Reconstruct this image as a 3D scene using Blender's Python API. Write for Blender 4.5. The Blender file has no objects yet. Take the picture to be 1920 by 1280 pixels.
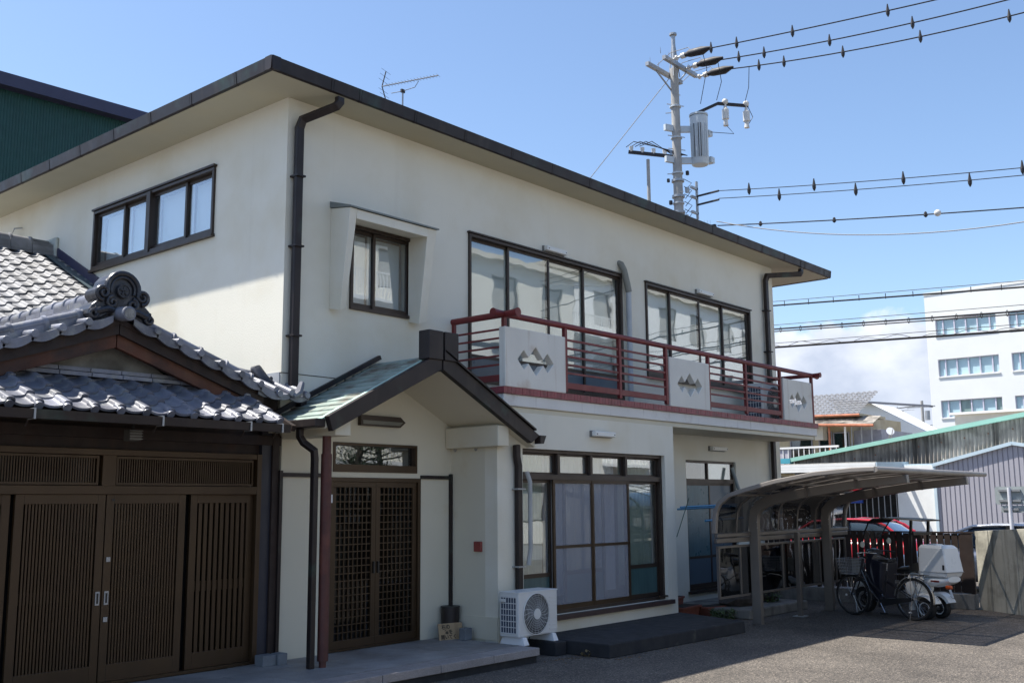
import bpy, bmesh, math, random
from mathutils import Vector, Matrix
from mathutils.geometry import tessellate_polygon
R = math.radians
rnd = random.Random(7)
sc = bpy.context.scene
COL = sc.collection

# ---------------------------------------------------------------- camera
cam = bpy.data.cameras.new("camera"); camo = bpy.data.objects.new("camera", cam); COL.objects.link(camo)
yaw, pitch, roll = R(49.306), R(8.8615), R(-0.4398)
cy_, sy_, cp_, sp_ = math.cos(yaw), math.sin(yaw), math.cos(pitch), math.sin(pitch)
fw = Vector((sy_*cp_, cy_*cp_, sp_)); rt = Vector((cy_, -sy_, 0)); up = rt.cross(fw)
r2 = math.cos(roll)*rt + math.sin(roll)*up; u2 = -math.sin(roll)*rt + math.cos(roll)*up
CAM = Vector((-6.7518, -9.0994, 1.75))
camo.matrix_world = Matrix(((r2.x, u2.x, -fw.x, CAM.x), (r2.y, u2.y, -fw.y, CAM.y), (r2.z, u2.z, -fw.z, CAM.z), (0, 0, 0, 1)))
cam.sensor_width = 36; cam.lens = 1932.34/1920*36; cam.clip_start = .1; cam.clip_end = 3000
sc.camera = camo

# ---------------------------------------------------------------- light
SUN = Vector((-0.285, 0.445, 1.0)).normalized()
w = bpy.data.worlds.new("World"); sc.world = w; w.use_nodes = True
nt = w.node_tree; nt.nodes.clear(); N = nt.nodes.new; L = nt.links.new
out = N("ShaderNodeOutputWorld"); bg = N("ShaderNodeBackground"); sky = N("ShaderNodeTexSky")
sky.sky_type = 'NISHITA'; sky.sun_disc = False
sky.sun_elevation = math.asin(SUN.z); sky.sun_rotation = math.atan2(SUN.x, SUN.y)
sky.altitude = 50; sky.air_density = 1.0; sky.dust_density = 0.8; sky.ozone_density = 3.2
tc = N("ShaderNodeTexCoord"); mp = N("ShaderNodeMapping"); mp.inputs['Scale'].default_value = (1, 1, 1.5); mp.inputs['Location'].default_value = (2.7, 1.1, 0.3)
L(tc.outputs['Generated'], mp.inputs[0])
n1 = N("ShaderNodeTexNoise"); n1.inputs['Scale'].default_value = 5.2; n1.inputs['Detail'].default_value = 8; n1.inputs['Roughness'].default_value = .58; n1.inputs['Distortion'].default_value = .25
L(mp.outputs[0], n1.inputs['Vector'])
sx = N("ShaderNodeSeparateXYZ"); L(tc.outputs['Generated'], sx.inputs[0])
band = N("ShaderNodeMapRange"); band.interpolation_type = 'SMOOTHSTEP'; band.clamp = True
for k, v in (('From Min', .125), ('From Max', .20), ('To Min', 0.0), ('To Max', 0.40)): band.inputs[k].default_value = v
L(sx.outputs['Z'], band.inputs[0])
sub = N("ShaderNodeMath"); sub.operation = 'SUBTRACT'; L(n1.outputs['Fac'], sub.inputs[0]); L(band.outputs[0], sub.inputs[1])
cr = N("ShaderNodeMapRange"); cr.interpolation_type = 'SMOOTHSTEP'
for k, v in (('From Min', .40), ('From Max', .50), ('To Min', 0.0), ('To Max', .95)): cr.inputs[k].default_value = v
L(sub.outputs[0], cr.inputs[0])
n2 = N("ShaderNodeTexNoise"); n2.inputs['Scale'].default_value = 7; n2.inputs['Detail'].default_value = 6; L(mp.outputs[0], n2.inputs['Vector'])
cc = N("ShaderNodeMixRGB"); cc.inputs[1].default_value = (2.3, 2.7, 3.6, 1); cc.inputs[2].default_value = (6.0, 6.1, 6.4, 1)
cs = N('ShaderNodeMapRange'); cs.interpolation_type = 'SMOOTHSTEP'
for k, v in (('From Min', .36), ('From Max', .70), ('To Min', 0.0), ('To Max', 1.0)): cs.inputs[k].default_value = v
L(n2.outputs['Fac'], cs.inputs[0]); hz_ = N('ShaderNodeMapRange'); L(sx.outputs['Z'], hz_.inputs[0])
for k, v in (('From Min', .07), ('From Max', .155), ('To Min', .42), ('To Max', 1.0)): hz_.inputs[k].default_value = v
ml = N('ShaderNodeMath'); ml.operation = 'MULTIPLY'; L(cs.outputs[0], ml.inputs[0]); L(hz_.outputs[0], ml.inputs[1]); L(ml.outputs[0], cc.inputs[0])
mx = N("ShaderNodeMixRGB"); L(cr.outputs[0], mx.inputs[0]); L(sky.outputs[0], mx.inputs[1]); L(cc.outputs[0], mx.inputs[2])
L(mx.outputs[0], bg.inputs[0]); bg.inputs[1].default_value = 0.119
L(bg.outputs[0], out.inputs[0])
sl = bpy.data.lights.new("sun", 'SUN'); sl.energy = 4.9; sl.angle = R(.53); sl.color = (1.0, .955, .88)
so = bpy.data.objects.new("sun", sl); COL.objects.link(so); so.rotation_euler = (-SUN).to_track_quat('-Z', 'Y').to_euler(); so.location = (0, 0, 30)
sc.view_settings.view_transform = 'Standard'; sc.view_settings.look = 'None'; sc.view_settings.gamma = 1
sc.view_settings.use_curve_mapping = False
sc.view_settings.exposure = 0.85

# ---------------------------------------------------------------- materials
MATS = {}
def mk(name, col, rough=.6, metal=0., var=.12, vs=3., bump=0., bs=60., spec=.5, stain=None, streak=None, coat=0., rand=0., trans=0., fine=0.):
    if name in MATS: return MATS[name]
    m = bpy.data.materials.new(name); m.use_nodes = True; t = m.node_tree; n = t.nodes; l = t.links
    b = n['Principled BSDF']; geo = n.new("ShaderNodeNewGeometry")
    b.inputs['Roughness'].default_value = rough; b.inputs['Metallic'].default_value = metal
    b.inputs['Specular IOR Level'].default_value = spec; b.inputs['Coat Weight'].default_value = coat
    b.inputs['Transmission Weight'].default_value = trans
    def noise(scale, det=4, vec=None, rg=.55):
        q = n.new("ShaderNodeTexNoise"); q.inputs['Scale'].default_value = scale; q.inputs['Detail'].default_value = det; q.inputs['Roughness'].default_value = rg
        l.new(vec or geo.outputs['Position'], q.inputs['Vector']); return q.outputs['Fac']
    def mix(fac, a, c, mode='MIX'):
        q = n.new("ShaderNodeMixRGB"); q.blend_type = mode
        for i, v in ((0, fac), (1, a), (2, c)):
            if hasattr(v, 'links'): l.new(v, q.inputs[i])
            else: q.inputs[i].default_value = v if i == 0 else (*v[:3], 1)
        return q.outputs[0]
    def rng(s, a, c, d=0., e=1.):
        q = n.new("ShaderNodeMapRange"); l.new(s, q.inputs[0])
        for k, v in (('From Min', a), ('From Max', c), ('To Min', d), ('To Max', e)): q.inputs[k].default_value = v
        return q.outputs[0]
    base = mix(rng(noise(vs), .3, .7), [c*(1-var) for c in col], [min(1, c*(1+var)) for c in col])
    if fine: base = mix(rng(noise(140, 2), .35, .65), base, mix(1.0, base, (1-fine, 1-fine, 1-fine), 'MULTIPLY'))
    if rand:
        oi = n.new("ShaderNodeObjectInfo"); g = rng(oi.outputs['Random'], 0, 1, 1-rand, 1+rand)
        cmb = n.new("ShaderNodeCombineColor"); [l.new(g, cmb.inputs[i]) for i in range(3)]
        base = mix(1.0, base, cmb.outputs[0], 'MULTIPLY')
    if stain:
        sc_, s_, lo, hi, amt = stain
        base = mix(rng(noise(s_, 6), lo, hi, 0, amt), base, sc_)
    if streak:
        sc_, s_, lo, hi, amt = streak
        mpn = n.new("ShaderNodeMapping"); mpn.inputs['Scale'].default_value = (s_, s_, s_*.06); l.new(geo.outputs['Position'], mpn.inputs[0])
        base = mix(rng(noise(1, 5, mpn.outputs[0]), lo, hi, 0, amt), base, sc_)
    l.new(base, b.inputs['Base Color'])
    r_ = rng(noise(vs*2.3), .3, .7, rough*.85, min(1, rough*1.12)); l.new(r_, b.inputs['Roughness'])
    if bump:
        bn = n.new("ShaderNodeBump"); bn.inputs['Strength'].default_value = min(1, bump); bn.inputs['Distance'].default_value = .004*max(1, bump)
        l.new(noise(bs, 3), bn.inputs['Height']); l.new(bn.outputs[0], b.inputs['Normal'])
    MATS[name] = m; return m

plaster = mk('plaster', (.755, .725, .62), .85, var=.03, vs=.9, bump=.5, bs=55, stain=((.55, .46, .27), .7, .49, .74, .45), streak=((.50, .45, .35), 5, .60, .84, .22), fine=.03)
soffitm = mk('soffit_plaster', (.48, .445, .33), .85, var=.04, vs=1.1, stain=((.50, .42, .25), 1.1, .52, .75, .5))  # darker and yellower than the wall plaster: eave shade and bounce in the colour
entry = mk('entry_plaster', (.64, .60, .48), .85, var=.03, vs=1.2, bump=.4, bs=50, stain=((.52, .40, .22), 2.2, .62, .8, .4))  # porch shade and warm ground bounce are toned into this plaster
slabm = mk('balcony_paint', (.70, .69, .66), .7, var=.05, vs=2, stain=((.32, .24, .18), 2.4, .58, .75, .5), streak=((.22, .19, .17), 14, .60, .8, .6))
parap = mk('parapet_render', (.70, .68, .62), .8, var=.05, vs=2, bump=.5, bs=40, stain=((.42, .27, .16), 2.1, .60, .76, .55), streak=((.36, .25, .17), 9, .58, .8, .6))
redp = mk('red_paint', (.17, .020, .020), .5, var=.18, vs=5, stain=((.10, .03, .025), 6, .5, .75, .6))
redt = mk('red_tile', (.24, .045, .055), .45, var=.25, vs=9, stain=((.09, .04, .04), 5, .5, .7, .6))
copper = mk('aged_copper', (.020, .0135, .013), .5, metal=.2, var=.25, vs=2.5, stain=((.05, .11, .09), 1.8, .58, .76, .6), streak=((.075, .06, .05), 7, .55, .8, .5))
bronze = mk('bronze_aluminium', (.050, .036, .028), .42, metal=.35, var=.1, vs=3)
gateal = mk('brown_aluminium', (.056, .032, .014), .42, metal=.3, var=.14, vs=2, streak=((.06, .034, .018), 12, .4, .7, .6))
doorm = mk('brown_door_frame', (.052, .030, .014), .42, metal=.3, var=.12, vs=3)
darkwood = mk('dark_timber', (.022, .012, .009), .7, var=.3, vs=4, streak=((.05, .022, .012), 9, .5, .75, .6))
redwood = mk('weathered_red_timber', (.085, .027, .011), .65, var=.35, vs=3, stain=((.012, .008, .006), 2.6, .42, .62, .9), streak=((.14, .055, .02), 10, .55, .8, .5))
bluepost = mk('dark_blue_cladding', (.022, .024, .036), .5, var=.1)
pipem = mk('rusty_brown_pipe', (.085, .026, .020), .6, var=.25, vs=6, stain=((.17, .05, .03), 3.4, .5, .72, .7))
tilem = mk('smoked_clay_tile', (.165, .17, .20), .42, metal=.0, var=.22, vs=7, bump=.35, bs=70, rand=.34, stain=((.30, .30, .27), 9, .52, .70, .6))
tiled = mk('old_clay_tile', (.19, .19, .195), .6, metal=.0, var=.22, vs=6, bump=.35, bs=90, rand=.25, stain=((.10, .095, .085), 5, .5, .7, .6))
onim = mk('ornament_tile', (.034, .035, .042), .36, metal=.2, var=.25, vs=9, stain=((.15, .14, .13), 14, .55, .7, .5))
patina = mk('verdigris_copper', (.27, .335, .295), .6, metal=.1, var=.22, vs=2.5, rand=.14, stain=((.13, .085, .06), 3.2, .45, .65, .75))
patlite = mk('pale_verdigris', (.36, .52, .45), .6, var=.12, vs=5)
granite = mk('grey_granite', (.30, .29, .285), .6, var=.15, vs=2, fine=.28, rand=.12, stain=((.12, .10, .085), 1.7, .5, .72, .65), bump=.2, bs=120)
granedge = mk('speckled_granite_edge', (.34, .31, .30), .65, var=.12, vs=5, fine=.4, rand=.08, bump=.3, bs=120)
conc = mk('concrete', (.22, .21, .19), .9, var=.2, vs=3, bump=.6, bs=35, stain=((.07, .068, .06), 2.2, .48, .7, .8), streak=((.08, .075, .065), 8, .5, .75, .8), fine=.12)
concw = mk('board_marked_concrete', (.44, .42, .35), .9, var=.15, vs=3, bump=.8, bs=30, stain=((.08, .078, .065), 2.5, .5, .7, .7), streak=((.07, .066, .05), 9, .52, .75, .85), fine=.15)
darkconc = mk('dark_oiled_concrete', (.022, .023, .026), .85, var=.25, vs=3, bump=.6, bs=40, stain=((.13, .12, .10), 5, .62, .78, .6), fine=.15)
white = mk('white_plastic', (.72, .73, .74), .4, var=.02)
acm = mk('cream_white_metal', (.66, .66, .64), .38, var=.03)
lampm = mk('lamp_cover', (.74, .74, .70), .4, var=.05)
black = mk('black_plastic', (.012, .012, .013), .45, var=.1)
navy = mk('navy_vinyl', (.012, .014, .028), .35, var=.2, vs=8)
rubber = mk('rubber', (.012, .012, .012), .8, var=.1)
chrome = mk('polished_steel', (.38, .38, .39), .25, metal=.95, var=.05)
steel = mk('galvanised_steel', (.36, .37, .38), .45, metal=.5, var=.1)
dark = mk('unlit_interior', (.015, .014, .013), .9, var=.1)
room = mk('room_lining', (.22, .20, .17), .9, var=.1)
edgem = mk('sunlit_taupe_aluminium', (.25, .225, .20), .45, metal=.1, var=.08)  # lighter copy of the taupe aluminium; sunlight on the edges is in the colour
ribm = mk('taupe_aluminium', (.155, .137, .122), .42, metal=.35, var=.08)
terra = mk('terracotta', (.22, .07, .045), .7, var=.2, vs=8)
rock = mk('garden_rock', (.07, .06, .055), .9, var=.4, vs=7, bump=1, bs=25)
leaf = mk('leaf_green', (.055, .09, .028), .55, var=.4, vs=9)
pineg = mk('pine_needles', (.02, .045, .015), .6, var=.4, vs=5)
bark = mk('bark', (.05, .035, .025), .9, var=.3, vs=9, bump=1, bs=25)
redcar = mk('red_car_paint', (.42, .010, .022), .3, var=.02, coat=1.)
silver = mk('silver_car_paint', (.55, .56, .58), .3, metal=.5, var=.02, coat=1.)
offw = mk('white_office_tile', (.80, .81, .78), .7, var=.03, vs=.4, fine=.03)
lilac = mk('lilac_metal_cladding', (.36, .35, .385), .6, var=.05, vs=1)
mint = mk('mint_painted_flashing', (.30, .56, .455), .5, var=.06, vs=2)
teal = mk('teal_painted_flashing', (.07, .34, .42), .5, var=.1)
pblue = mk('pale_blue_flashing', (.50, .61, .67), .5, var=.05)
asb = mk('weathered_corrugated_cement', (.33, .30, .26), .9, var=.2, vs=2.2, bump=.4, streak=((.045, .038, .032), 2.4, .48, .68, .9), stain=((.07, .06, .05), .9, .5, .65, .7))
greenc = mk('dark_green_cladding', (.006, .052, .045), .5, var=.1)
bluef = mk('navy_roof_flashing', (.035, .035, .075), .5, var=.08)
ywall = mk('yellowed_mortar', (.46, .40, .27), .9, var=.1, vs=1.2, stain=((.2, .15, .1), .8, .52, .7, .5))
orange = mk('rust_orange_gutter', (.42, .15, .075), .7, var=.25, vs=4)
bgwhite = mk('white_render', (.78, .78, .75), .8, var=.04)
bgcream = mk('cream_render', (.60, .57, .49), .85, var=.05)
apt = mk('beige_apartment_render', (.72, .69, .60), .85, var=.05, vs=.6)
fencem = mk('brown_fence_board', (.028, .016, .012), .6, var=.2, vs=5, rand=.15)
polec = mk('pole_concrete', (.36, .35, .33), .85, var=.12, vs=4, bump=.3)
trafo = mk('transformer_paint', (.52, .57, .60), .45, var=.04)
porc = mk('porcelain', (.62, .60, .56), .25, var=.1)
wirem = mk('cable_sheath', (.018, .016, .018), .6, var=.1)
wirel = mk('pale_cable', (.35, .33, .30), .6, var=.1)
signb = mk('sign_back', (.36, .40, .40), .45, metal=.2, var=.05)
boardm = mk('unpainted_board', (.40, .28, .16), .7, var=.12, vs=6, streak=((.28, .17, .09), 12, .5, .7, .5))
ink = mk('brush_ink', (.012, .011, .011), .7, var=.1)
bluepl = mk('blue_pole_coating', (.08, .26, .42), .4, var=.1)
redbox = mk('red_metal_box', (.26, .055, .045), .4, var=.08)
orangel = mk('orange_lens', (.55, .09, .02), .25, var=.05)
bluesign = mk('blue_sign', (.02, .07, .36), .5, var=.05)
shoji = mk('paper_screen', (.74, .75, .76), .9, var=.02)
woodf = mk('screen_wood', (.14, .065, .035), .6, var=.15)
mosq = mk('mosquito_screen', (.36, .36, .40), .8, var=.03)
skinw = mk('oven_white_paint', (.72, .74, .74), .3, var=.02, coat=.4)
asph = None

def glass_mat(name, tint, refl=1.0, rough=.01, wav=.05, ws=2.2, floor=.06):
    m = bpy.data.materials.new(name); m.use_nodes = True; t = m.node_tree; n = t.nodes; l = t.links; n.clear()
    o = n.new("ShaderNodeOutputMaterial"); ms = n.new("ShaderNodeMixShader"); tr = n.new("ShaderNodeBsdfTransparent"); gl = n.new("ShaderNodeBsdfGlossy")
    fr = n.new("ShaderNodeFresnel"); gb = n.new("ShaderNodeNewGeometry"); io = n.new("ShaderNodeMapRange"); io.inputs['To Min'].default_value = 1.52; io.inputs['To Max'].default_value = 1/1.52; l.new(gb.outputs['Backfacing'], io.inputs[0]); l.new(io.outputs[0], fr.inputs[0])
    mu = n.new("ShaderNodeMath"); mu.operation = 'MULTIPLY_ADD'; mu.use_clamp = True; mu.inputs[1].default_value = refl*1.8; mu.inputs[2].default_value = floor
    l.new(fr.outputs[0], mu.inputs[0]); l.new(mu.outputs[0], ms.inputs[0])
    tr.inputs[0].default_value = (*tint, 1); gl.inputs['Roughness'].default_value = rough; gl.inputs['Color'].default_value = (.95, .97, 1, 1)
    nz = n.new("ShaderNodeTexNoise"); nz.inputs['Scale'].default_value = ws; nz.inputs['Detail'].default_value = 1
    ge = n.new("ShaderNodeNewGeometry"); l.new(ge.outputs['Position'], nz.inputs['Vector'])
    bn = n.new("ShaderNodeBump"); bn.inputs['Strength'].default_value = wav; bn.inputs['Distance'].default_value = .02; l.new(nz.outputs[0], bn.inputs['Height'])
    l.new(bn.outputs[0], gl.inputs['Normal']); l.new(tr.outputs[0], ms.inputs[1]); l.new(gl.outputs[0], ms.inputs[2]); l.new(ms.outputs[0], o.inputs[0])
    MATS[name] = m; return m
glass = glass_mat('window_glass', (.90, .93, .93), 1.0)
dglass = glass_mat('dark_window_glass', (.45, .48, .48), 1.0)
poly = glass_mat('smoked_polycarbonate', (.13, .125, .125), 1.0, .04, .16, 3.2, .05)
entg = glass_mat('entrance_glass', (.30, .31, .31), .45, .02, .03, 2.2, .0)
gglass = glass_mat('gate_glass', (.10, .10, .10), .30, .05, .02, 2.2, .0)
clearp = glass_mat('clear_windscreen', (.75, .78, .78), .9)
frost = mk('frosted_glass_blue', (.075, .115, .15), .32, var=.06)
frostt = mk('frosted_glass_teal', (.045, .095, .10), .32, var=.15, vs=3, streak=((.07, .14, .145), 20, .4, .7, .6))
frostk = mk('frosted_glass_kitchen', (.055, .12, .15), .3, var=.12, vs=4, streak=((.08, .18, .20), 30, .4, .7, .7))
officeg = mk('office_window_blind', (.46, .63, .67), .25, var=.10, vs=.9)
officed = mk('office_window_dim', (.24, .33, .31), .2, var=.3, vs=.8)
def curtain_mat(name, col):
    m = mk(name, col, .9, var=.03, vs=2); b = m.node_tree.nodes['Principled BSDF']; return m
curt = curtain_mat('cream_curtain', (.74, .74, .68)); sheer = curtain_mat('sheer_curtain', (.66, .68, .72)); stripec = curtain_mat('pale_green_curtain', (.45, .50, .42))
# asphalt with chippings
def asphalt():
    m = bpy.data.materials.new('worn_asphalt'); m.use_nodes = True; t = m.node_tree; n = t.nodes; l = t.links; b = n['Principled BSDF']; b.inputs['Roughness'].default_value = .9
    ge = n.new("ShaderNodeNewGeometry")
    v = n.new("ShaderNodeTexVoronoi"); v.inputs['Scale'].default_value = 75; l.new(ge.outputs['Position'], v.inputs['Vector'])
    sp = n.new("ShaderNodeSeparateColor"); l.new(v.outputs['Color'], sp.inputs[0])
    cr = n.new("ShaderNodeValToRGB"); e = cr.color_ramp; e.elements[0].position = 0; e.elements[0].color = (.048, .042, .036, 1); e.elements[1].position = 1; e.elements[1].color = (.30, .25, .20, 1)
    for p, c in ((.35, (.085, .074, .063)), (.75, (.135, .117, .098)), (.93, (.19, .163, .135))): q = e.elements.new(p); q.color = (*c, 1)
    l.new(sp.outputs[0], cr.inputs[0])
    nz = n.new("ShaderNodeTexNoise"); nz.inputs['Scale'].default_value = .9; nz.inputs['Detail'].default_value = 7; nz.inputs['Roughness'].default_value = .65; l.new(ge.outputs['Position'], nz.inputs['Vector'])
    mr = n.new("ShaderNodeMapRange"); mr.inputs['From Min'].default_value = .3; mr.inputs['From Max'].default_value = .7; mr.inputs['To Min'].default_value = .62; mr.inputs['To Max'].default_value = 1.22; l.new(nz.outputs[0], mr.inputs[0])
    cb = n.new("ShaderNodeCombineColor"); [l.new(mr.outputs[0], cb.inputs[i]) for i in range(3)]
    mxx = n.new("ShaderNodeMixRGB"); mxx.blend_type = 'MULTIPLY'; mxx.inputs[0].default_value = 1; l.new(cr.outputs[0], mxx.inputs[1]); l.new(cb.outputs[0], mxx.inputs[2]); l.new(mxx.outputs[0], b.inputs['Base Color'])
    bn = n.new("ShaderNodeBump"); bn.inputs['Strength'].default_value = .9; bn.inputs['Distance'].default_value = .008; l.new(v.outputs['Distance'], bn.inputs['Height']); l.new(bn.outputs[0], b.inputs['Normal'])
    return m
asph = asphalt()

# ---------------------------------------------------------------- mesh helpers
WORLD = {}
def wpos(o):
    return WORLD.get(o.name, Vector((0, 0, 0))) if o else Vector((0, 0, 0))
class MB:
    def __init__(s, T=None): s.v = []; s.f = []; s.T = T
    def add(s, pts, faces):
        k = len(s.v); s.v += [Vector(s.T(*p)) if s.T else Vector(p) for p in pts]; s.f += [[i+k for i in f] for f in faces]; return s
    def box(s, a0, a1, b0, b1, c0, c1):
        return s.add([(a0, b0, c0), (a1, b0, c0), (a1, b1, c0), (a0, b1, c0), (a0, b0, c1), (a1, b0, c1), (a1, b1, c1), (a0, b1, c1)],
                     [(0, 3, 2, 1), (4, 5, 6, 7), (0, 1, 5, 4), (1, 2, 6, 5), (2, 3, 7, 6), (3, 0, 4, 7)])
    def quad(s, *p): return s.add(p, [tuple(range(len(p)))])
    def loft(s, rings, caps=True, closed=True):
        n = len(rings[0]); pts = [p for r in rings for p in r]; f = []
        for i in range(len(rings)-1):
            for j in range(n if closed else n-1): f.append((i*n+j, i*n+(j+1) % n, (i+1)*n+(j+1) % n, (i+1)*n+j))
        if caps and closed: f.append(tuple(range(n-1, -1, -1))); f.append(tuple(range((len(rings)-1)*n, len(rings)*n)))
        return s.add(pts, f)
    def prism(s, poly, ax, a, b):  # polygon of 2-tuples in the plane normal to axis ax
        def P(q, c): return {'x': (c, q[0], q[1]), 'y': (q[0], c, q[1]), 'z': (q[0], q[1], c)}[ax]
        return s.loft([[P(q, a) for q in poly], [P(q, b) for q in poly]])
    def tube(s, path, r, n=8, caps=True):
        path = [Vector(p) for p in path]; rings = []; rr = r if isinstance(r, (list, tuple)) else [r]*len(path)
        prev = None
        for i, p in enumerate(path):
            d = (path[min(i+1, len(path)-1)]-path[max(i-1, 0)])
            if d.length < 1e-9: d = Vector((0, 0, 1))
            d.normalize()
            a = prev if prev and abs(prev.dot(d)) < .98 else (Vector((0, 0, 1)) if abs(d.z) < .9 else Vector((1, 0, 0)))
            u = (a - d*a.dot(d)).normalized(); v = d.cross(u); prev = u
            rings.append([tuple(p + (u*math.cos(2*math.pi*k/n)+v*math.sin(2*math.pi*k/n))*rr[i]) for k in range(n)])
        return s.loft(rings, caps)
    def beam(s, path, wd, ht, upv=(0, 0, 1)):  # rectangular section, ht along up
        path = [Vector(p) for p in path]; rings = []
        for i, p in enumerate(path):
            d1 = (path[i]-path[i-1]).normalized() if i > 0 else None
            d2 = (path[i+1]-path[i]).normalized() if i < len(path)-1 else None
            d = ((d1 or d2)+(d2 or d1)).normalized(); k = 1/max(.35, (d.dot(d2 or d1)))
            u0 = Vector(upv); side = d.cross(u0)
            if side.length < 1e-4: side = d.cross(Vector((1, 0, 0)))
            side.normalize(); uu = side.cross(d).normalized()
            rings.append([tuple(p+side*a*wd/2+uu*b*ht/2*k) for a, b in ((-1, -1), (1, -1), (1, 1), (-1, 1))])
        return s.loft(rings)
    def sphere(s, c, r, nu=12, nv=8, sz=1.):
        rings = []
        for i in range(1, nv):
            th = math.pi*i/nv; rings.append([(c[0]+r*math.sin(th)*math.cos(2*math.pi*k/nu), c[1]+r*math.sin(th)*math.sin(2*math.pi*k/nu), c[2]+r*sz*math.cos(th)) for k in range(nu)])
        return s.loft(rings)
    def poly_holes(s, outer, holes, ax, a, b):
        loops = [[Vector((p[0], p[1], 0)) for p in lp] for lp in [outer]+holes]
        tris = tessellate_polygon(loops); flat = [p for lp in [outer]+holes for p in lp]; n = len(flat)
        def P(q, c): return {'x': (c, q[0], q[1]), 'y': (q[0], c, q[1])}[ax]
        pts = [P(q, a) for q in flat]+[P(q, b) for q in flat]; f = [tuple(t) for t in tris]+[tuple(i+n for i in t) for t in tris]
        k = 0
        for lp in [outer]+holes:
            m = len(lp)
            for i in range(m): f.append((k+i, k+(i+1) % m, n+k+(i+1) % m, n+k+i))
            k += m
        return s.add(pts, f)
    def build(s, name, mat, parent=None, smooth=False, bevel=0., label=None, local=False):
        me = bpy.data.meshes.new(name)
        lo = Vector((min(p.x for p in s.v), min(p.y for p in s.v), min(p.z for p in s.v))); hi = Vector((max(p.x for p in s.v), max(p.y for p in s.v), max(p.z for p in s.v)))
        c = Vector(((lo.x+hi.x)/2, (lo.y+hi.y)/2, lo.z))
        me.from_pydata([tuple(p-c) for p in s.v], [], s.f); me.validate()
        bm = bmesh.new(); bm.from_mesh(me); bmesh.ops.recalc_face_normals(bm, faces=bm.faces); bm.to_mesh(me); bm.free()
        if smooth: me.shade_smooth(); me.set_sharp_from_angle(angle=R(38))
        me.materials.append(mat); o = bpy.data.objects.new(name, me); COL.objects.link(o)
        if bevel:
            b = o.modifiers.new('bevel', 'BEVEL'); b.width = bevel; b.segments = 2; b.limit_method = 'ANGLE'; b.angle_limit = R(40)
        if parent: o.parent = parent
        o.location = c-(Vector((0, 0, 0)) if local and not (parent and parent.name in LOCALC) else (wpos(parent) if not local else LOCALC[parent.name]))
        if local: LOCALC[o.name] = c
        else: WORLD[o.name] = c
        if label: o['label'] = label
        return o
LOCALC = {}
def tag(o, label, cat, group=None):
    o['label'] = label; o['category'] = cat
    if group: o['group'] = group
    return o
def thing(name, label, cat, loc=(0, 0, 0), rz=0., group=None, local=False):
    o = bpy.data.objects.new(name, None); COL.objects.link(o); o.location = loc; o.rotation_euler = (0, 0, rz); o.empty_display_size = .2
    if not local: WORLD[o.name] = Vector(loc)
    return tag(o, label, cat, group)
def struct(o): o['kind'] = 'structure'; return o
def inst(src, name, parent, loc, rot=(0, 0, 0), scale=None):   # light copy sharing mesh data; loc in world
    o = bpy.data.objects.new(name, src.data); COL.objects.link(o); o.parent = parent
    o.location = Vector(loc)-wpos(parent); o.rotation_euler = rot
    if scale: o.scale = scale
    for md in src.modifiers:
        b = o.modifiers.new(md.name, md.type); b.width = md.width; b.segments = md.segments; b.limit_method = md.limit_method; b.angle_limit = md.angle_limit
    return o
def copy_tree(src, parent=None):
    c = src.copy(); COL.objects.link(c)
    if parent: c.parent = parent
    for ch in list(src.children): copy_tree(ch, c)
    return c
FY = lambda y: (lambda u, d, z: (u, y-d, z))      # facade facing -Y
FX = lambda x: (lambda u, d, z: (x-d, u, z))      # facade facing -X

def wall(mb, u0, u1, z0, z1, holes, th):          # wall slab with openings, front at d=0, back at d=-th
    us = sorted({u0, u1, *[h[0] for h in holes], *[h[1] for h in holes]}); zs = sorted({z0, z1, *[h[2] for h in holes], *[h[3] for h in holes]})
    def solid(i, j):
        if i < 0 or j < 0 or i >= len(us)-1 or j >= len(zs)-1: return False
        cu, cz = (us[i]+us[i+1])/2, (zs[j]+zs[j+1])/2
        return not any(h[0] < cu < h[1] and h[2] < cz < h[3] for h in holes)
    for i in range(len(us)-1):
        for j in range(len(zs)-1):
            if not solid(i, j): continue
            a, b, c, d = us[i], us[i+1], zs[j], zs[j+1]
            mb.quad((a, 0, c), (b, 0, c), (b, 0, d), (a, 0, d)); mb.quad((b, -th, c), (a, -th, c), (a, -th, d), (b, -th, d))
            if not solid(i-1, j): mb.quad((a, -th, c), (a, 0, c), (a, 0, d), (a, -th, d))
            if not solid(i+1, j): mb.quad((b, 0, c), (b, -th, c), (b, -th, d), (b, 0, d))
            if not solid(i, j-1): mb.quad((a, -th, c), (b, -th, c), (b, 0, c), (a, 0, c))
            if not solid(i, j+1): mb.quad((a, 0, d), (b, 0, d), (b, -th, d), (a, -th, d))
    return mb

def frame_box(mb, u0, u1, z0, z1, w_, d0, d1, bot=None):
    b = bot or w_
    mb.box(u0, u1, d0, d1, z1-w_, z1); mb.box(u0, u1, d0, d1, z0, z0+b); mb.box(u0, u0+w_, d0, d1, z0+b, z1-w_); mb.box(u1-w_, u1, d0, d1, z0+b, z1-w_); return mb
def drape(mb, u0, u1, z0, z1, d, amp=.02, pitch=.1, n=None):
    n = n or max(8, int((u1-u0)/pitch*6)); pts = []; f = []
    ph = rnd.random()*6
    for i in range(n+1):
        u = u0+(u1-u0)*i/n; a = amp*math.sin(2*math.pi*(u-u0)/pitch+ph+.8*math.sin(5*u)); pts += [(u, d+a*.6, z1), (u, d+a*1.25+amp*.3*math.sin(17*u), z0)]
    for i in range(n): f.append((2*i, 2*i+1, 2*i+3, 2*i+2))
    return mb.add(pts, f)

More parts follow.
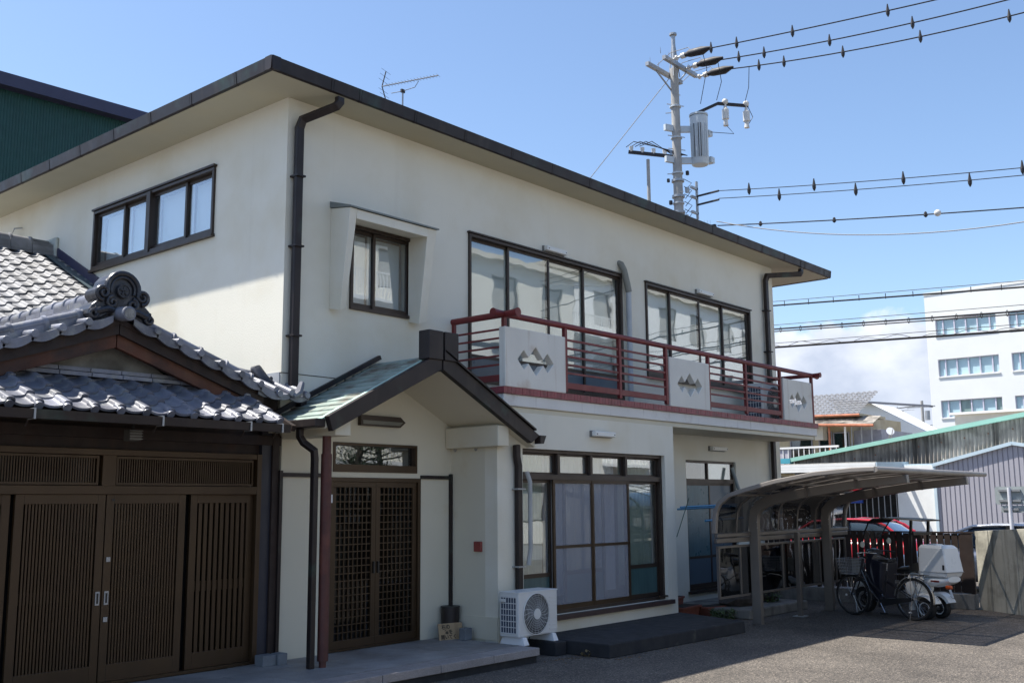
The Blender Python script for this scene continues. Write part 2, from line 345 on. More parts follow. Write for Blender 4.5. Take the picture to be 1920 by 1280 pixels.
def window(parent, T, u0, u1, z0, z1, cuts, label=None, behind='curtain', low=None, lowmat=None, gl=None, fd=(-.09, .03), sash=.035, lastpos=None):
    """sliding window: outer frame, one sash + pane per panel, curtain behind; cuts = panel boundaries"""
    w_ = frame_box(MB(T), u0, u1, z0, z1, .04, fd[0], fd[1]).build('window', bronze, parent, bevel=.003, label=label)
    for i in range(len(cuts)-1):
        a, b = cuts[i], cuts[i+1]; dd = (-.03 if i % 2 else -.055)
        a2, b2 = max(a-.022, u0+.04), min(b+.022, u1-.04)
        s_ = frame_box(MB(T), a2, b2, z0+.04, z1-.04, sash, dd-.013, dd+.013, .055)
        if low: s_.box(a2+sash, b2-sash, dd-.012, dd+.012, low-.02, low+.02)
        s_.build('frame', bronze, w_)
        zz = low if low else z0+.09
        MB(T).box(a2+sash, b2-sash, dd-.003, dd+.003, zz, z1-.04-sash).build('pane', gl or glass, w_)
        if low: MB(T).box(a2+sash, b2-sash, dd-.005, dd+.005, z0+.09, low-.02).build('pane', lowmat or frost, w_, label='frosted lower pane')
    if behind == 'curtain': drape(MB(T), u0+.05, u1-.05, z0+.02, z1-.03, -.20, .012, .13).build('curtain', curt, w_, smooth=True)
    elif behind == 'flat': MB(T).box(u0+.05, u1-.05, -.165, -.155, z0+.02, z1-.03).build('blind', curt, w_)
    elif behind == 'shoji':
        MB(T).box(u0+.05, u1-.05, -.155, -.15, z0+.02, z1-.03).build('paper_screen', shoji, w_)
        k = MB(T)
        for i in range(len(cuts)-1):
            a, b = cuts[i], cuts[i+1]; frame_box(k, a+.05 if i == 0 else a+.10, b-.02, z0+.05, z1-.05, .022, -.148, -.13)
        k.build('screen_frame', woodf, w_)
    return w_

# ================================================================= SETTING
g = MB().quad((-400, -400, 0), (900, -400, 0), (900, 700, 0), (-400, 700, 0)).build('ground', asph); struct(g)
kb = MB().box(10.86, 11.06, -3.66, 9, 0, .235).build('kerb', conc, bevel=.008); struct(kb)
road = MB().box(18.2, 26, -60, 60, .004, .008).build('road', mk('road_asphalt', (.16, .155, .15), .9, var=.15, bump=.5)); struct(road)

# ================================================================= MAIN HOUSE
house = thing('two_storey_house', 'cream plastered two storey house with dark copper eaves and a red balcony rail', 'house', (0, 0, 0))
HL = 11.72; HD = 9.6; WT = 6.286
mb = MB(FY(0)); wall(mb, 0, HL, 0, WT, [(.93, 1.93, 3.98, 4.99), (2.95, 6.48, 3.3, 5.28), (7.155, 10.71, 3.74, 5.28), (8.25, 9.95, .28, 2.43), (.9, 1.9, .3, 2.0)], .2)
mb.build('wall', plaster, house)
mb = MB(FX(0)); wall(mb, .2, HD, 0, WT, [(1.39, 4.32, 4.945, 5.77)], .2); mb.build('wall', plaster, house)
MB().box(HL-.2, HL-.001, .2, HD, 0, WT).build('wall', plaster, house)
MB().box(.2, HL-.2, HD-.2, HD, 0, WT).build('wall', plaster, house)
MB().box(.2, HL-.2, .2, HD-.2, 2.95, 3.05).build('floor_slab', room, house)
MB().box(.2, HL-.2, 1.6, 1.65, .0, 2.95).build('partition', room, house)
MB().box(.2, HL-.2, 1.6, 1.65, 3.05, 6.2).build('partition', room, house)
# soffit, roof, gutters
EX0, EX1, EY0, EY1 = -.6, 13.38, -.5, HD+.5
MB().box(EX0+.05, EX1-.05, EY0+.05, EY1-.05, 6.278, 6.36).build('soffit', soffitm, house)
rf = MB(); zr = 6.42; hp = .22; mid = (EY0+EY1)/2; run = mid-EY0
rf.add([(EX0+.03, EY0+.03, zr), (EX1-.03, EY0+.03, zr), (EX1-.03, EY1-.03, zr), (EX0+.03, EY1-.03, zr), (EX0+run, mid, zr+hp*run), (EX1-run, mid, zr+hp*run),
        (EX0+.03, EY0+.03, 6.36), (EX1-.03, EY0+.03, 6.36), (EX1-.03, EY1-.03, 6.36), (EX0+.03, EY1-.03, 6.36)],
       [(0, 1, 5, 4), (1, 2, 5), (2, 3, 4, 5), (3, 0, 4), (0, 6, 7, 1), (1, 7, 8, 2), (2, 8, 9, 3), (3, 9, 6, 0), (6, 9, 8, 7)])
rf.build('roof', copper, house)
def gutter_seg(a, b, T):
    m = MB(T)
    sec = [(-.02, 6.29), (.06, 6.282), (.085, 6.292), (.10, 6.43), (.08, 6.437), (-.02, 6.437)]
    m.loft([[(a, q[0]-.10, q[1]) for q in sec], [(b, q[0]-.10, q[1]) for q in sec]])
    sec2 = [(q[0]*1.012+.001, 6.282+(q[1]-6.282)*1.006-.002) for q in sec]
    m.loft([[(b-.035, q[0]-.098, q[1]-.001) for q in sec2], [(b-.008, q[0]-.098, q[1]-.001) for q in sec2]])
    return m
js = [-.6, .25, .66, 1.53, 2.41, 3.32, 4.19, 5.07, 5.95, 6.83, 7.72, 8.61, 9.50, 10.42, 11.33, 12.03, 12.22, 13.12, 13.42]
for a, b in zip(js[:-1], js[1:]): gutter_seg(a, b-.004, FY(EY0)).build('gutter', copper, house)
ys = [-.5, .19, 1.07, 1.95, 2.83, 3.70, 4.56, 5.42, 6.3, 7.2, 8.1, 9.0, 10.1]
for a, b in zip(ys[:-1], ys[1:]): gutter_seg(a, b-.004, FX(EX0)).build('gutter', copper, house)
MB().box(13.33, 13.40, -.42, EY1, 6.27, 6.40).build('eave_trim', copper, house)
# downpipes
def downpipe(x, wd, ztop, gx, zb, y=-.075):
    m = MB().beam([(x, y, zb), (x, y, ztop-.10), (x+.02, y-.03, ztop), (gx-.03, -.44, 6.15), (gx, -.455, 6.20), (gx, -.455, 6.26)], wd, .07, (0, 1, 0))
    p = m.build('downpipe', copper, house, bevel=.012)
    for z in (3.55, 4.55, 5.35):
        if z > zb: MB().box(x-wd/2-.012, x+wd/2+.012, y-.06, 0, z, z+.02).build('bracket', copper, p)
    return p
downpipe(.105, .095, 6.02, .36, 2.86); downpipe(11.29, .11, 6.05, 12.06, 0.0)
MB().box(.18, .26, -.12, 0, 2.80, 2.95).build('pipe_shoe', copper, house)
for T_, a_, b_ in ((FY(0), .0, .95), (FX(0), .0, .42)): MB(T_).box(a_, b_, 0, .0035, 3.150, 3.158).build('render_joint', dark, house)
# windows of the upper storey
window(house, FY(0), 2.95, 6.48, 3.30, 5.28, [2.99, 3.79, 4.67, 5.52, 6.44], 'large four-panel window behind the balcony, left', 'flat', low=3.66)
window(house, FY(0), 7.155, 10.71, 3.74, 5.28, [7.195, 7.95, 8.89, 9.72, 10.67], 'large four-panel window behind the balcony, right', 'flat')
window(house, FY(0), .93, 1.93, 3.98, 4.99, [.97, 1.33, 1.89], 'small window in a projecting trapezoid surround', 'shoji')
window(house, FX(0), 1.39, 4.32, 4.945, 5.77, [1.43, 2.06, 2.84, 3.56, 4.28], 'long high window of the side wall', 'shoji', sash=.04)
MB(FX(0)).box(2.81, 2.90, -.06, .045, 4.945, 5.76).build('mullion', bronze, house)
for x0, x1, z in ((2.93, 6.5, 5.285), (7.135, 10.73, 5.285)): MB(FY(0)).box(x0, x1, 0, .05, z, z+.02).build('head_flashing', bronze, house)
MB(FX(0)).box(1.37, 4.34, 0, .055, 4.905, 4.94).build('window_sill', bronze, house)
MB(FY(0)).box(7.135, 10.73, 0, .055, 3.70, 3.735).build('window_sill', bronze, house)
MB(FX(0)).box(1.37, 4.34, 0, .05, 5.775, 5.80).build('head_flashing', bronze, house)
# projecting surround
T = FY(0)
su = MB(T)
def leg(a0, a1, sh):
    su.loft([[(a0, 0, 5.12), (a0, .345, 5.07), (a1, .345, 5.07), (a1, 0, 5.12)], [(a0, 0, 3.94), (a0+.01, .185, 3.90), (a1+.005, .165, 3.945), (a1-.005, 0, 3.97)]])
leg(.636, .742, 0); leg(1.87, 2.02, 0)
su.loft([[(.742, 0, 5.12), (.742, .343, 5.068), (.742, .343, 4.955), (.742, 0, 5.0)], [(1.87, 0, 5.12), (1.87, .343, 5.068), (1.87, .343, 4.955), (1.87, 0, 5.0)]])
su.build('window_surround', plaster, house, bevel=.006)
MB(T).loft([[(.62, 0, 5.20), (.62, .37, 5.09), (.62, .37, 5.072), (.62, 0, 5.125)], [(2.04, 0, 5.20), (2.04, .37, 5.09), (2.04, .37, 5.072), (2.04, 0, 5.125)]]).build('surround_flashing', mk('grey_flashing', (.19, .21, .20), .6, var=.15), house)
# conduit
MB().tube([(6.44, .01, 5.47), (6.44, -.04, 5.45), (6.47, -.07, 5.36), (6.55, -.075, 5.14), (6.585, -.075, 5.02)], .052, 10).build('duct_elbow', mk('old_grey_duct', (.24, .24, .21), .7, var=.2), house, smooth=True)
MB().tube([(6.585, -.07, 5.03), (6.585, -.07, 3.08)], .045, 10).build('duct', mk('pvc_duct', (.45, .47, .48), .45), house, smooth=True)

# ground floor bay
bx0 = 2.53
mb = MB(FY(-.87)); wall(mb, bx0, 6.48, .0, 2.848, [(3.0, 6.23, .36, 2.41)], .2); mb.build('wall', plaster, house, label='bay wall under the balcony')
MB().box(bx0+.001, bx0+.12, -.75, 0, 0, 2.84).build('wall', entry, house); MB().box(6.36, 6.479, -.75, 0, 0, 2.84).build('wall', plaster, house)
bay = frame_box(MB(FY(-.795)), 3.0, 6.23, .36, 2.41, .045, -.11, .02)
bay.box(3.045, 6.185, -.10, .015, 2.03, 2.10)
for u in (3.80, 4.51, 5.33): bay.box(u-.025, u+.025, -.09, .015, 2.10, 2.365)
bay = bay.build('window', bronze, house, bevel=.003, label='wide ground floor window of the bay with fanlights')
T = FY(-.795)
for a, b in ((3.045, 3.775), (3.825, 4.485), (4.535, 5.305), (5.355, 6.185)):
    frame_box(MB(T), a, b, 2.10, 2.365, .025, -.07, -.04).build('frame', bronze, bay); MB(T).box(a+.025, b-.025, -.058, -.052, 2.125, 2.34).build('pane', glass, bay, label='fanlight pane')
def sash(a, b, dd, kind):
    f = frame_box(MB(T), a, b, .405, 2.03, .04, dd-.015, dd+.015, .06)
    if kind == 'screen':
        f.box(a+.04, b-.04, dd-.013, dd+.013, 1.165, 1.20); f.build('frame', doorm, bay, label='insect screen frame')
        MB(T).box(a+.04, b-.04, dd-.002, dd+.002, .465, 1.99).build('insect_screen', SCR, bay)
    else:
        f.box(a+.04, b-.04, dd-.013, dd+.013, .82, .87); f.build('frame', bronze, bay)
        MB(T).box(a+.04, b-.04, dd-.003, dd+.003, .87, 1.99).build('pane', glass, bay); MB(T).box(a+.04, b-.04, dd-.004, dd+.004, .465, .82).build('pane', frostt, bay, label='frosted lower pane')
# insect screen: half see-through weave
SCR = bpy.data.materials.new('insect_screen'); SCR.use_nodes = True; q = SCR.node_tree; q.nodes.clear()
o_ = q.nodes.new("ShaderNodeOutputMaterial"); m_ = q.nodes.new("ShaderNodeMixShader"); t_ = q.nodes.new("ShaderNodeBsdfTransparent"); d_ = q.nodes.new("ShaderNodeBsdfDiffuse")
d_.inputs[0].default_value = (.40, .41, .45, 1); m_.inputs[0].default_value = .42; q.links.new(t_.outputs[0], m_.inputs[1]); q.links.new(d_.outputs[0], m_.inputs[2]); q.links.new(m_.outputs[0], o_.inputs[0])
sash(3.05, 3.70, -.06, 'g'); sash(3.68, 4.53, -.005, 'screen'); sash(4.51, 5.38, .0, 'screen'); sash(5.36, 6.18, -.06, 'g'); sash(4.0, 4.9, -.085, 'g')
drape(MB(T), 3.08, 3.68, .42, 2.34, -.17, .015, .07).build('curtain', stripec, bay, smooth=True)
drape(MB(T), 3.72, 5.34, .55, 2.34, -.22, .022, .11).build('curtain', sheer, bay, smooth=True)
drape(MB(T), 5.38, 6.16, .6, 2.34, -.17, .02, .09).build('curtain', stripec, bay, smooth=True)
MB().box(2.66, 6.3, -.5, -.45, 0.3, 2.6).build('room_back', room, house)
T = FY(-.87)
MB(T).box(2.96, 6.30, -.02, .07, .30, .358).build('window_sill', mk('sill_brown', (.05, .03, .03), .4), house, bevel=.004)
MB(T).box(5.99, 6.20, -.03, .012, .40, .42).build('sill_strip', bronze, house)
# kitchen window
kw = frame_box(MB(FY(0)), 8.25, 9.93, .29, 2.43, .04, -.09, -.03); kw.box(8.29, 9.89, -.088, -.032, 2.05, 2.12); kw.box(9.0, 9.04, -.086, -.034, 2.12, 2.39)
kw = kw.build('window', bronze, house, label='tall frosted window beside the carport')
T = FY(0)
MB(T).box(8.29, 9.0, -.064, -.058, 2.12, 2.39).build('pane', dglass, kw); MB(T).box(9.04, 9.89, -.064, -.058, 2.12, 2.39).build('pane', glass, kw)
for a, b, dd, mt in ((8.29, 9.08, -.05, frostk), (9.04, 9.89, -.075, frost)):
    f = frame_box(MB(T), a, b, .33, 2.05, .04, dd-.012, dd+.012, .06); f.box(a+.04, b-.04, dd-.01, dd+.01, .80, .84); f.build('frame', bronze, kw)
    MB(T).box(a+.04, b-.04, dd-.003, dd+.003, .84, 2.01).build('pane', mt, kw); MB(T).box(a+.04, b-.04, dd-.004, dd+.004, .39, .80).build('pane', frost, kw, label='lower frosted pane')
MB(T).box(9.02, 9.89, -.17, -.16, 2.0, 2.4).build('blind', curt, kw)
MB(T).box(8.2, 9.98, -.03, .05, .245, .288).build('window_sill', bronze, house)
MB().tube([(9.78, -.02, 2.33), (9.80, -.09, 2.05), (9.88, -.10, 1.90), (9.99, -.06, 1.78), (9.99, -.05, 1.2)], .03, 8).build('drain_hose', mk('grey_hose', (.30, .33, .32), .6), house, smooth=True)
MB().tube([(3.005, -.93, 2.12), (3.03, -.96, 2.0), (3.03, -.96, 1.2), (3.0, -.95, 1.0)], .028, 8).build('drain_hose', mk('white_hose', (.4, .4, .38), .6), house, smooth=True)

# balcony
bal = MB().box(2.62, 11.44, -.9, 0, 2.915, 3.06).build('balcony', slabm, house, bevel=.01, label='cream balcony slab with stained edge')
MB().box(2.70, 11.36, -.868, -.002, 2.845, 2.913).build('moulding', entry, bal, bevel=.01)
et = MB(); x = 2.60
while x < 11.44: et.box(x, min(x+.066, 11.45), -.925-rnd.random()*.003, -.80, 3.061, 3.143+rnd.random()*.002); x += .070
y = -.80
while y < -.02: et.box(2.597, 2.70, y, y+.066, 3.061, 3.143); et.box(11.36, 11.452, y, y+.066, 3.061, 3.143); y += .070
e_ = et.build('edge_tile', redt, bal); e_['kind'] = 'stuff'
def diamonds(cx, cz, s=1.):
    q = [(-.365, 0), (-.24, .125), (-.15, .035), (0, .185), (.15, .035), (.24, .125), (.365, 0), (.24, -.125), (.15, -.035), (0, -.185), (-.15, -.035), (-.24, -.125)]
    return [(cx+a*s, cz+b*s) for a, b in q]
for a, b in ((2.63, 3.835), (6.37, 7.53), (10.10, 11.25)):
    MB().poly_holes([(a, 3.146), (b, 3.146), (b, 3.885), (a, 3.885)], [diamonds((a+b)/2-.01, 3.50, .98)], 'y', -.92, -.82).build('parapet_panel', parap, bal, bevel=.008, label='cream parapet panel pierced by three joined diamonds')
P0 = 4.04
def rail(path, r=.04): return MB().tube(path, r, 12).build('handrail', redp, bal, smooth=True)
rail([(2.45, -.88, P0), (2.50, -.88, P0), (2.57, -.88, P0), (2.9, -.88, P0), (11.3, -.88, P0), (11.55, -.88, P0), (11.60, -.88, P0)], [.052, .046, .040, .040, .040, .044, .052])
rail([(2.66, 0, P0), (2.66, -.75, P0), (2.66, -1.0, P0), (2.66, -1.06, P0), (2.66, -1.11, P0)], [.042, .042, .042, .048, .056])
rail([(11.38, 0, P0), (11.38, -.75, P0), (11.38, -1.0, P0), (11.38, -1.05, P0)], [.036, .036, .04, .048])
for x in (2.66, 3.87, 5.11, 6.32, 7.56, 8.78, 10.04, 11.33):
    MB().box(x-.028, x+.028, -.905, -.855, 3.146 if x in (2.66, 11.33) else 3.17, P0).build('post', redp, bal, bevel=.004)
MB().box(2.64, 2.685, -.045, 0.0, 3.2, P0).build('post', redp, bal, bevel=.004)
for a, b in ((3.90, 5.08), (5.14, 6.29), (7.59, 8.75), (8.81, 10.01)):
    for z in (3.42, 3.53, 3.64, 3.75, 3.86): MB().box(a, b, -.895, -.865, z-.013, z+.013).build('bar', redp, bal)
    MB().box(a, b, -.90, -.86, 3.215, 3.295).build('bottom_rail', redp, bal, bevel=.004)
for z in (3.42, 3.53, 3.64, 3.75, 3.86): MB().box(2.648, 2.672, -.855, -.045, z-.011, z+.011).build('bar', redp, bal)
MB().box(2.64, 2.68, -.855, -.045, 3.215, 3.295).build('bottom_rail', redp, bal)
for z in (3.5, 3.75): MB().box(11.36, 11.385, -.85, 0, z-.011, z+.011).build('bar', redp, bal)

# entrance wall, porch
gable = [(-.04, .0), (bx0+.03, .0), (bx0+.03, 2.66), (1.40, 3.235), (-.04, 2.56)]
EY = -.10
T = FY(EY)
holes = [(.608, 1.998, .14, 2.04), (.654, 1.94, 2.175, 2.43)]
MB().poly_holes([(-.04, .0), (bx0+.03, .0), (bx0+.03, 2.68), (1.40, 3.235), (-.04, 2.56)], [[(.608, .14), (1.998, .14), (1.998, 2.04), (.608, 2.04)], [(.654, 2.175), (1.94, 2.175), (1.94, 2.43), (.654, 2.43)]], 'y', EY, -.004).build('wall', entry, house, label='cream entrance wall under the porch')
MB(T).box(-.04, .60, -.01, .03, 2.036, 2.078).build('trim', copper, house); MB(T).box(2.0, 2.55, -.01, .03, 2.036, 2.078).build('trim', copper, house)
MB(T).box(2.49, 2.529, -.01, .035, .17, 2.10).build('trim', copper, house); MB(T).box(-.075, -.035, -.06, .03, .16, 2.10).build('trim', copper, house)
tr = frame_box(MB(T), .654, 1.94, 2.10, 2.43, .03, -.09, .012, .085).build('transom_window', doorm, house, label='dark transom window over the entrance door')
MB(T).box(.684, 1.91, -.06, -.054, 2.185, 2.40).build('pane', dglass, tr)
df = frame_box(MB(T), .608, 1.998, .165, 2.04, .045, -.09, .015, .02).build('entrance_door', doorm, house, label='pair of brown lattice doors with glass')
for a, b, dd in ((.655, 1.305, -.03), (1.30, 1.952, -.03)):
    if a > 1: a += .008
    lf = frame_box(MB(T), a, b, .185, 1.995, .065, dd-.02, dd+.02, .09); 
    lf = lf.build('door_leaf', doorm, df, bevel=.003) if False else lf.build('frame', doorm, df, bevel=.003)
    a2, b2, z0, z1 = a+.065, b-.065, .275, 1.93
    MB(T).box(a2, b2, dd-.012, dd-.006, z0, z1).build('pane', entg, df)
    for i in range(1, 8):
        u = a2+(b2-a2)*i/8; MB(T).box(u-.006, u+.006, dd-.004, dd+.012, z0, z1).build('lattice_bar', doorm, df)
    for j in range(1, 21):
        z = z0+(z1-z0)*j/21; MB(T).box(a2, b2, dd-.003, dd+.009, z-.0055, z+.0055).build('lattice_bar', doorm, df)
for u in (1.275, 1.34): MB(T).box(u-.012, u+.012, -.008, .012, .97, 1.10).build('handle', black, df)
MB(T).box(.622, .645, .015, .019, 1.76, 1.85).build('sticker', white, df)
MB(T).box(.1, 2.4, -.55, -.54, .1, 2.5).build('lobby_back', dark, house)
MB(T).box(.55, 2.05, -.5, -.1, .10, .16).build('lobby_floor', conc, house)
# porch roof
pr = MB()
SL = .506; RX = 1.39
def top(x): return 3.40-SL*abs(x-RX)
def bot(x): return 3.235-SL*abs(x-RX)*.955
pl = []
roofm = MB(); yf, yb = -1.0, -.002
roofm.prism([(RX, bot(RX)), (-.20, bot(-.20)+.02), (-.20, top(-.20)-.02), (RX, top(RX)-.02)], 'y', yf, yb)
roofm.prism([(RX, bot(RX)), (bx0-.02, bot(bx0)), (bx0-.02, top(bx0)-.02), (RX, top(RX)-.02)], 'y', yf, yb)
roofm.prism([(bx0-.02, bot(bx0)), (3.08, bot(3.08)), (3.08, top(3.08)-.02), (bx0-.02, top(bx0)-.02)], 'y', yf, -.873)
pr = roofm.build('porch_roof', entry, house, label='gabled porch roof with green copper shingles')
nrow = 13
for side in (-1, 1):
    for k in range(nrow):
        x0 = RX+side*(1.60*k/nrow); x1 = RX+side*(1.60*(k+1)/nrow+.025); off = (k % 2)*.22; ya = -.93; yb2 = -.01 if (side < 0 or abs(x1) < bx0) else -.875
        y = yb2
        first = True
        while y > ya+.01:
            y2 = max(ya, y-(.44 if not first else .22+off)); first = False
            z0, z1 = top(x0), top(x1)
            MB().add([(x0, y, z0-.012), (x0, y2+.004, z0-.012), (x1, y2+.004, z1+.006), (x1, y, z1+.006), (x0, y, z0-.02), (x0, y2+.004, z0-.02), (x1, y2+.004, z1-.014), (x1, y, z1-.014)],
                     [(0, 1, 2, 3), (7, 6, 5, 4), (0, 4, 5, 1), (1, 5, 6, 2), (2, 6, 7, 3), (3, 7, 4, 0)]).build('roof_plate', patina, pr)
            y = y2
    MB().loft([[(RX+side*.03, -.925, top(RX)), (RX+side*.03, -1.0, top(RX)), (RX+side*.03, -1.0, top(RX)-.025), (RX+side*.03, -.925, top(RX)-.025)], [(RX+side*1.62, -.925, top(RX+1.62)+.012), (RX+side*1.62, -1.0, top(RX+1.62)+.012), (RX+side*1.62, -1.0, top(RX+1.62)-.015), (RX+side*1.62, -.925, top(RX+1.62)-.015)]]).build('verge_strip', patlite, pr)
    # barge board
    s = side; ap = RX+s*.012
    bb = MB().prism([(ap, 3.215), (ap, 3.42), (RX+s*(1.60 if s < 0 else 1.70), top(RX+(1.6 if s < 0 else 1.7))+.02), (RX+s*1.545, top(RX+1.6)-.13)], 'y', -1.075, -1.002).build('bargeboard', copper, pr, bevel=.006)
    if s > 0: MB().prism([(ap, 3.425), (ap, 3.45), (RX+s*1.61, top(RX+1.6)+.045), (RX+s*1.61, top(RX+1.6)+.024)], 'y', -1.10, -.99).build('bargeboard_cap', copper, pr)
    MB().box(*sorted((RX+s*.012, RX+s*.235)), -1.10, -.93, 3.32, 3.645).build('finial_block', copper, pr, bevel=.008)
MB().box(RX-.011, RX+.011, -1.06, -1.0, 3.2, 3.44).build('finial_gap', dark, pr)
MB().beam([(-.25, -.03, 2.62), (RX, -.03, 3.455)], .05, .05, (0, 0, 1)).build('wall_flashing', copper, pr)
MB().box(-.33, -.205, -1.02, -.12, 2.50, 2.585).build('gutter', copper, pr, bevel=.01, label='box gutter on the left eave of the porch')
MB().add([(3.085, -1.09, 2.46), (3.15, -1.09, 2.46), (3.20, -1.09, 2.56), (3.085, -1.09, 2.56), (3.085, -.88, 2.46), (3.15, -.88, 2.46), (3.20, -.88, 2.56), (3.085, -.88, 2.56)], [(0, 1, 2, 3), (7, 6, 5, 4), (0, 4, 5, 1), (1, 5, 6, 2), (2, 6, 7, 3), (3, 7, 4, 0)]).build('gutter', copper, pr)
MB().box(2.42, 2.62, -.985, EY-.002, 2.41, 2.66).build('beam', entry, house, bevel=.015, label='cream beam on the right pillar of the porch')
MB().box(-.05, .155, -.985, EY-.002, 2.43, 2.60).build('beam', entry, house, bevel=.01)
MB().beam([(2.86, -.92, .60), (2.86, -.92, 2.18), (2.82, -.93, 2.30), (2.80, -.945, 2.44)], .085, .065, (0, 1, 0)).build('downpipe', copper, house, bevel=.012)
for z in (.98, 1.90): MB().box(2.79, 2.93, -.975, -.868, z, z+.018).build('bracket', steel, house)
MB().tube([(-.005, -.80, .22), (-.005, -.80, 2.25)], .055, 16).build('porch_post', pipem, house, smooth=True, label='round rusty brown porch post')
MB().tube([(-.005, -.80, .16), (-.005, -.80, .22)], .036, 12).build('post_foot', pipem, house); MB().tube([(-.005, -.80, 2.25), (-.005, -.80, 2.43)], .045, 12).build('post_head', pipem, house)
MB().beam([(-.14, -.78, .16), (-.14, -.78, 2.20), (-.15, -.78, 2.28), (-.24, -.72, 2.36), (-.27, -.70, 2.42), (-.27, -.70, 2.50)], .06, .065, (0, 1, 0)).build('downpipe', copper, house, bevel=.008, label='square downpipe beside the round porch post')
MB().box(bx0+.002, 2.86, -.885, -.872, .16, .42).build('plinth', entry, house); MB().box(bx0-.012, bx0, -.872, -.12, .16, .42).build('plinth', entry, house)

def wall_lamp(x, y, z0, wdt, lab):
    t = thing('wall_lamp', lab, 'lamp', (x, y, z0), group='white wall lamps above the windows')
    MB().box(x, x+wdt, y-.03, y, z0, z0+.085).build('base', mk('lamp_base', (.2, .2, .19), .5), t)
    MB().box(x+.005, x+wdt-.005, y-.10, y-.03, z0+.008, z0+.078).build('cover', lampm, t, bevel=.012)
    for q in (x+.04, x+wdt-.04): MB().tube([(q, y-.10, z0+.04), (q, y-.106, z0+.04)], .008, 6).build('screw', black, t)
wall_lamp(4.51, 0, 5.315, .48, 'white wall lamp over the left balcony window'); wall_lamp(8.745, 0, 5.32, .5, 'white wall lamp over the right balcony window')
wall_lamp(4.395, -.87, 2.605, .48, 'white wall lamp above the curtained ground floor window'); wall_lamp(9.005, 0, 2.60, .52, 'white wall lamp under the balcony above the frosted window')
pt = thing('porch_lamp', 'dark arrow-shaped lamp on the gable wall above the entrance', 'lamp', (1.35, EY, 2.63))
T = FY(EY)
MB().prism([(1.004, 2.63), (1.62, 2.63), (1.70, 2.69), (1.62, 2.75), (1.004, 2.75)], 'y', EY-.06, EY-.001).build('housing', bronze, pt, bevel=.004)
MB().prism([(1.03, 2.648), (1.60, 2.648), (1.655, 2.69), (1.03, 2.69)], 'y', EY-.066, EY-.061).build('diffuser', mk('smoked_diffuser', (.16, .16, .13), .35), pt)
rb = thing('alarm_box', 'small red metal box on the pillar side beside the entrance', 'box', (bx0, -.57, 1.17))
MB().box(bx0-.035, bx0-.0005, -.63, -.51, 1.17, 1.29).build('body', redbox, rb, bevel=.008); MB().box(bx0-.038, bx0-.0355, -.60, -.54, 1.20, 1.26).build('cover_plate', redbox, rb)
for k, yy in enumerate((-.2, -.55)):
    tag(MB().tube([(bx0-.01, yy, 2.40), (bx0-.03, yy, 2.375), (bx0-.05, yy, 2.39), (bx0-.04, yy, 2.405)], .008, 6).build('hook', steel), ('small metal hook under the beam, nearest the entrance wall', 'small metal hook under the beam, nearer the front of the pillar')[k], 'hook')

# ================================================================= ENTRANCE STEP, PLATFORM
step = thing('entrance_step', 'low granite paved step running under the porch and the gate', 'step', (0, -.8, 0)); 
MB().box(-5.2, 2.36, -1.585, -.1, 0, .078).build('base', darkconc, step)
MB().box(-5.2, 2.36, -1.33, -.1, .078, .145).build('bedding', darkconc, step)
x = -5.0+.27
js = [-5.0, -4.21, -3.43, -2.64, -1.85, -.74, .05, .83, 1.62, 2.38]
for a, b in zip(js[:-1], js[1:]): MB().box(a+.004, b-.004, -1.62, -1.34, .079, .16).build('edge_stone', granedge, step, bevel=.006)
for i, yy in enumerate((-1.33, -.93, -.52)):
    x = -5.0-(i % 2)*.3
    while x < 2.36:
        x2 = min(x+.62, 2.375)
        if x2-x > .08: MB().box(x+.003, x2-.003, yy+.003, min(yy+.41, -.102)-.003, .146, .1595+rnd.random()*.001).build('paving_stone', granite, step)
        x += .62
tag(MB().add([(3.07, -2.07, 0), (6.10, -2.15, 0), (6.52, -.872, 0), (3.07, -.872, 0), (3.08, -2.06, .155), (6.09, -2.14, .155), (6.51, -.872, .155), (3.08, -.872, .155)],
         [(0, 3, 2, 1), (4, 5, 6, 7), (0, 1, 5, 4), (1, 2, 6, 5), (2, 3, 7, 6), (3, 0, 4, 7)]).build('concrete_platform', darkconc, bevel=.012), 'low black concrete platform in front of the curtained window', 'platform')
tag(MB().box(7.5, 9.46, -1.48, -.03, 0, .14).build('concrete_ledge', conc, bevel=.02), 'low mossy concrete ledge behind the carport panels', 'ledge')

exec_parts = True

# ================================================================= GATEHOUSE
gh = thing('tiled_gatehouse', 'traditional timber gatehouse with grey clay tile roof and brown lattice sliding doors', 'gatehouse', (-2.0, 0, 0))
T = FY(-.05)
def rz(y): return 2.56+.46*(y+.78) if y < .1 else (2.965+(y-.1)*.316 if y < 2.0 else 3.565+(y-2.0)*.5)
MB(T).box(-5.0, -.31, -.06, .03, 2.205, 2.262).build('head_rail', gateal, gh, bevel=.004)
MB(T).box(-5.0, -.31, -.06, .035, 1.85, 1.93).build('transom_rail', gateal, gh, bevel=.004)
MB(T).box(-.33, -.275, -.07, .04, .16, 2.262).build('jamb', gateal, gh, bevel=.004)
MB(T).box(-5.0, -.33, -.06, .03, .16, .19).build('door_track', gateal, gh)
MB(T).box(-2.01, -1.88, -.055, .03, 1.93, 2.205).build('muntin', gateal, gh)
MB(T).box(-5.0, -.3, -.14, -.13, .16, 2.3).build('backing', dark, gh)
MB(T).box(-5.0, .0, -.05, -.02, 2.262, 2.62).build('lintel', darkwood, gh)
MB(T).box(-5.0, -.05, -.02, .05, 2.36, 2.46).build('beam', darkwood, gh)
MB(T).box(-.275, -.155, -.1, .03, .16, 2.6).build('corner_post', bluepost, gh); MB(T).box(-.155, -.075, -.1, .055, .16, 2.6).build('corner_post', darkwood, gh)
sl = None
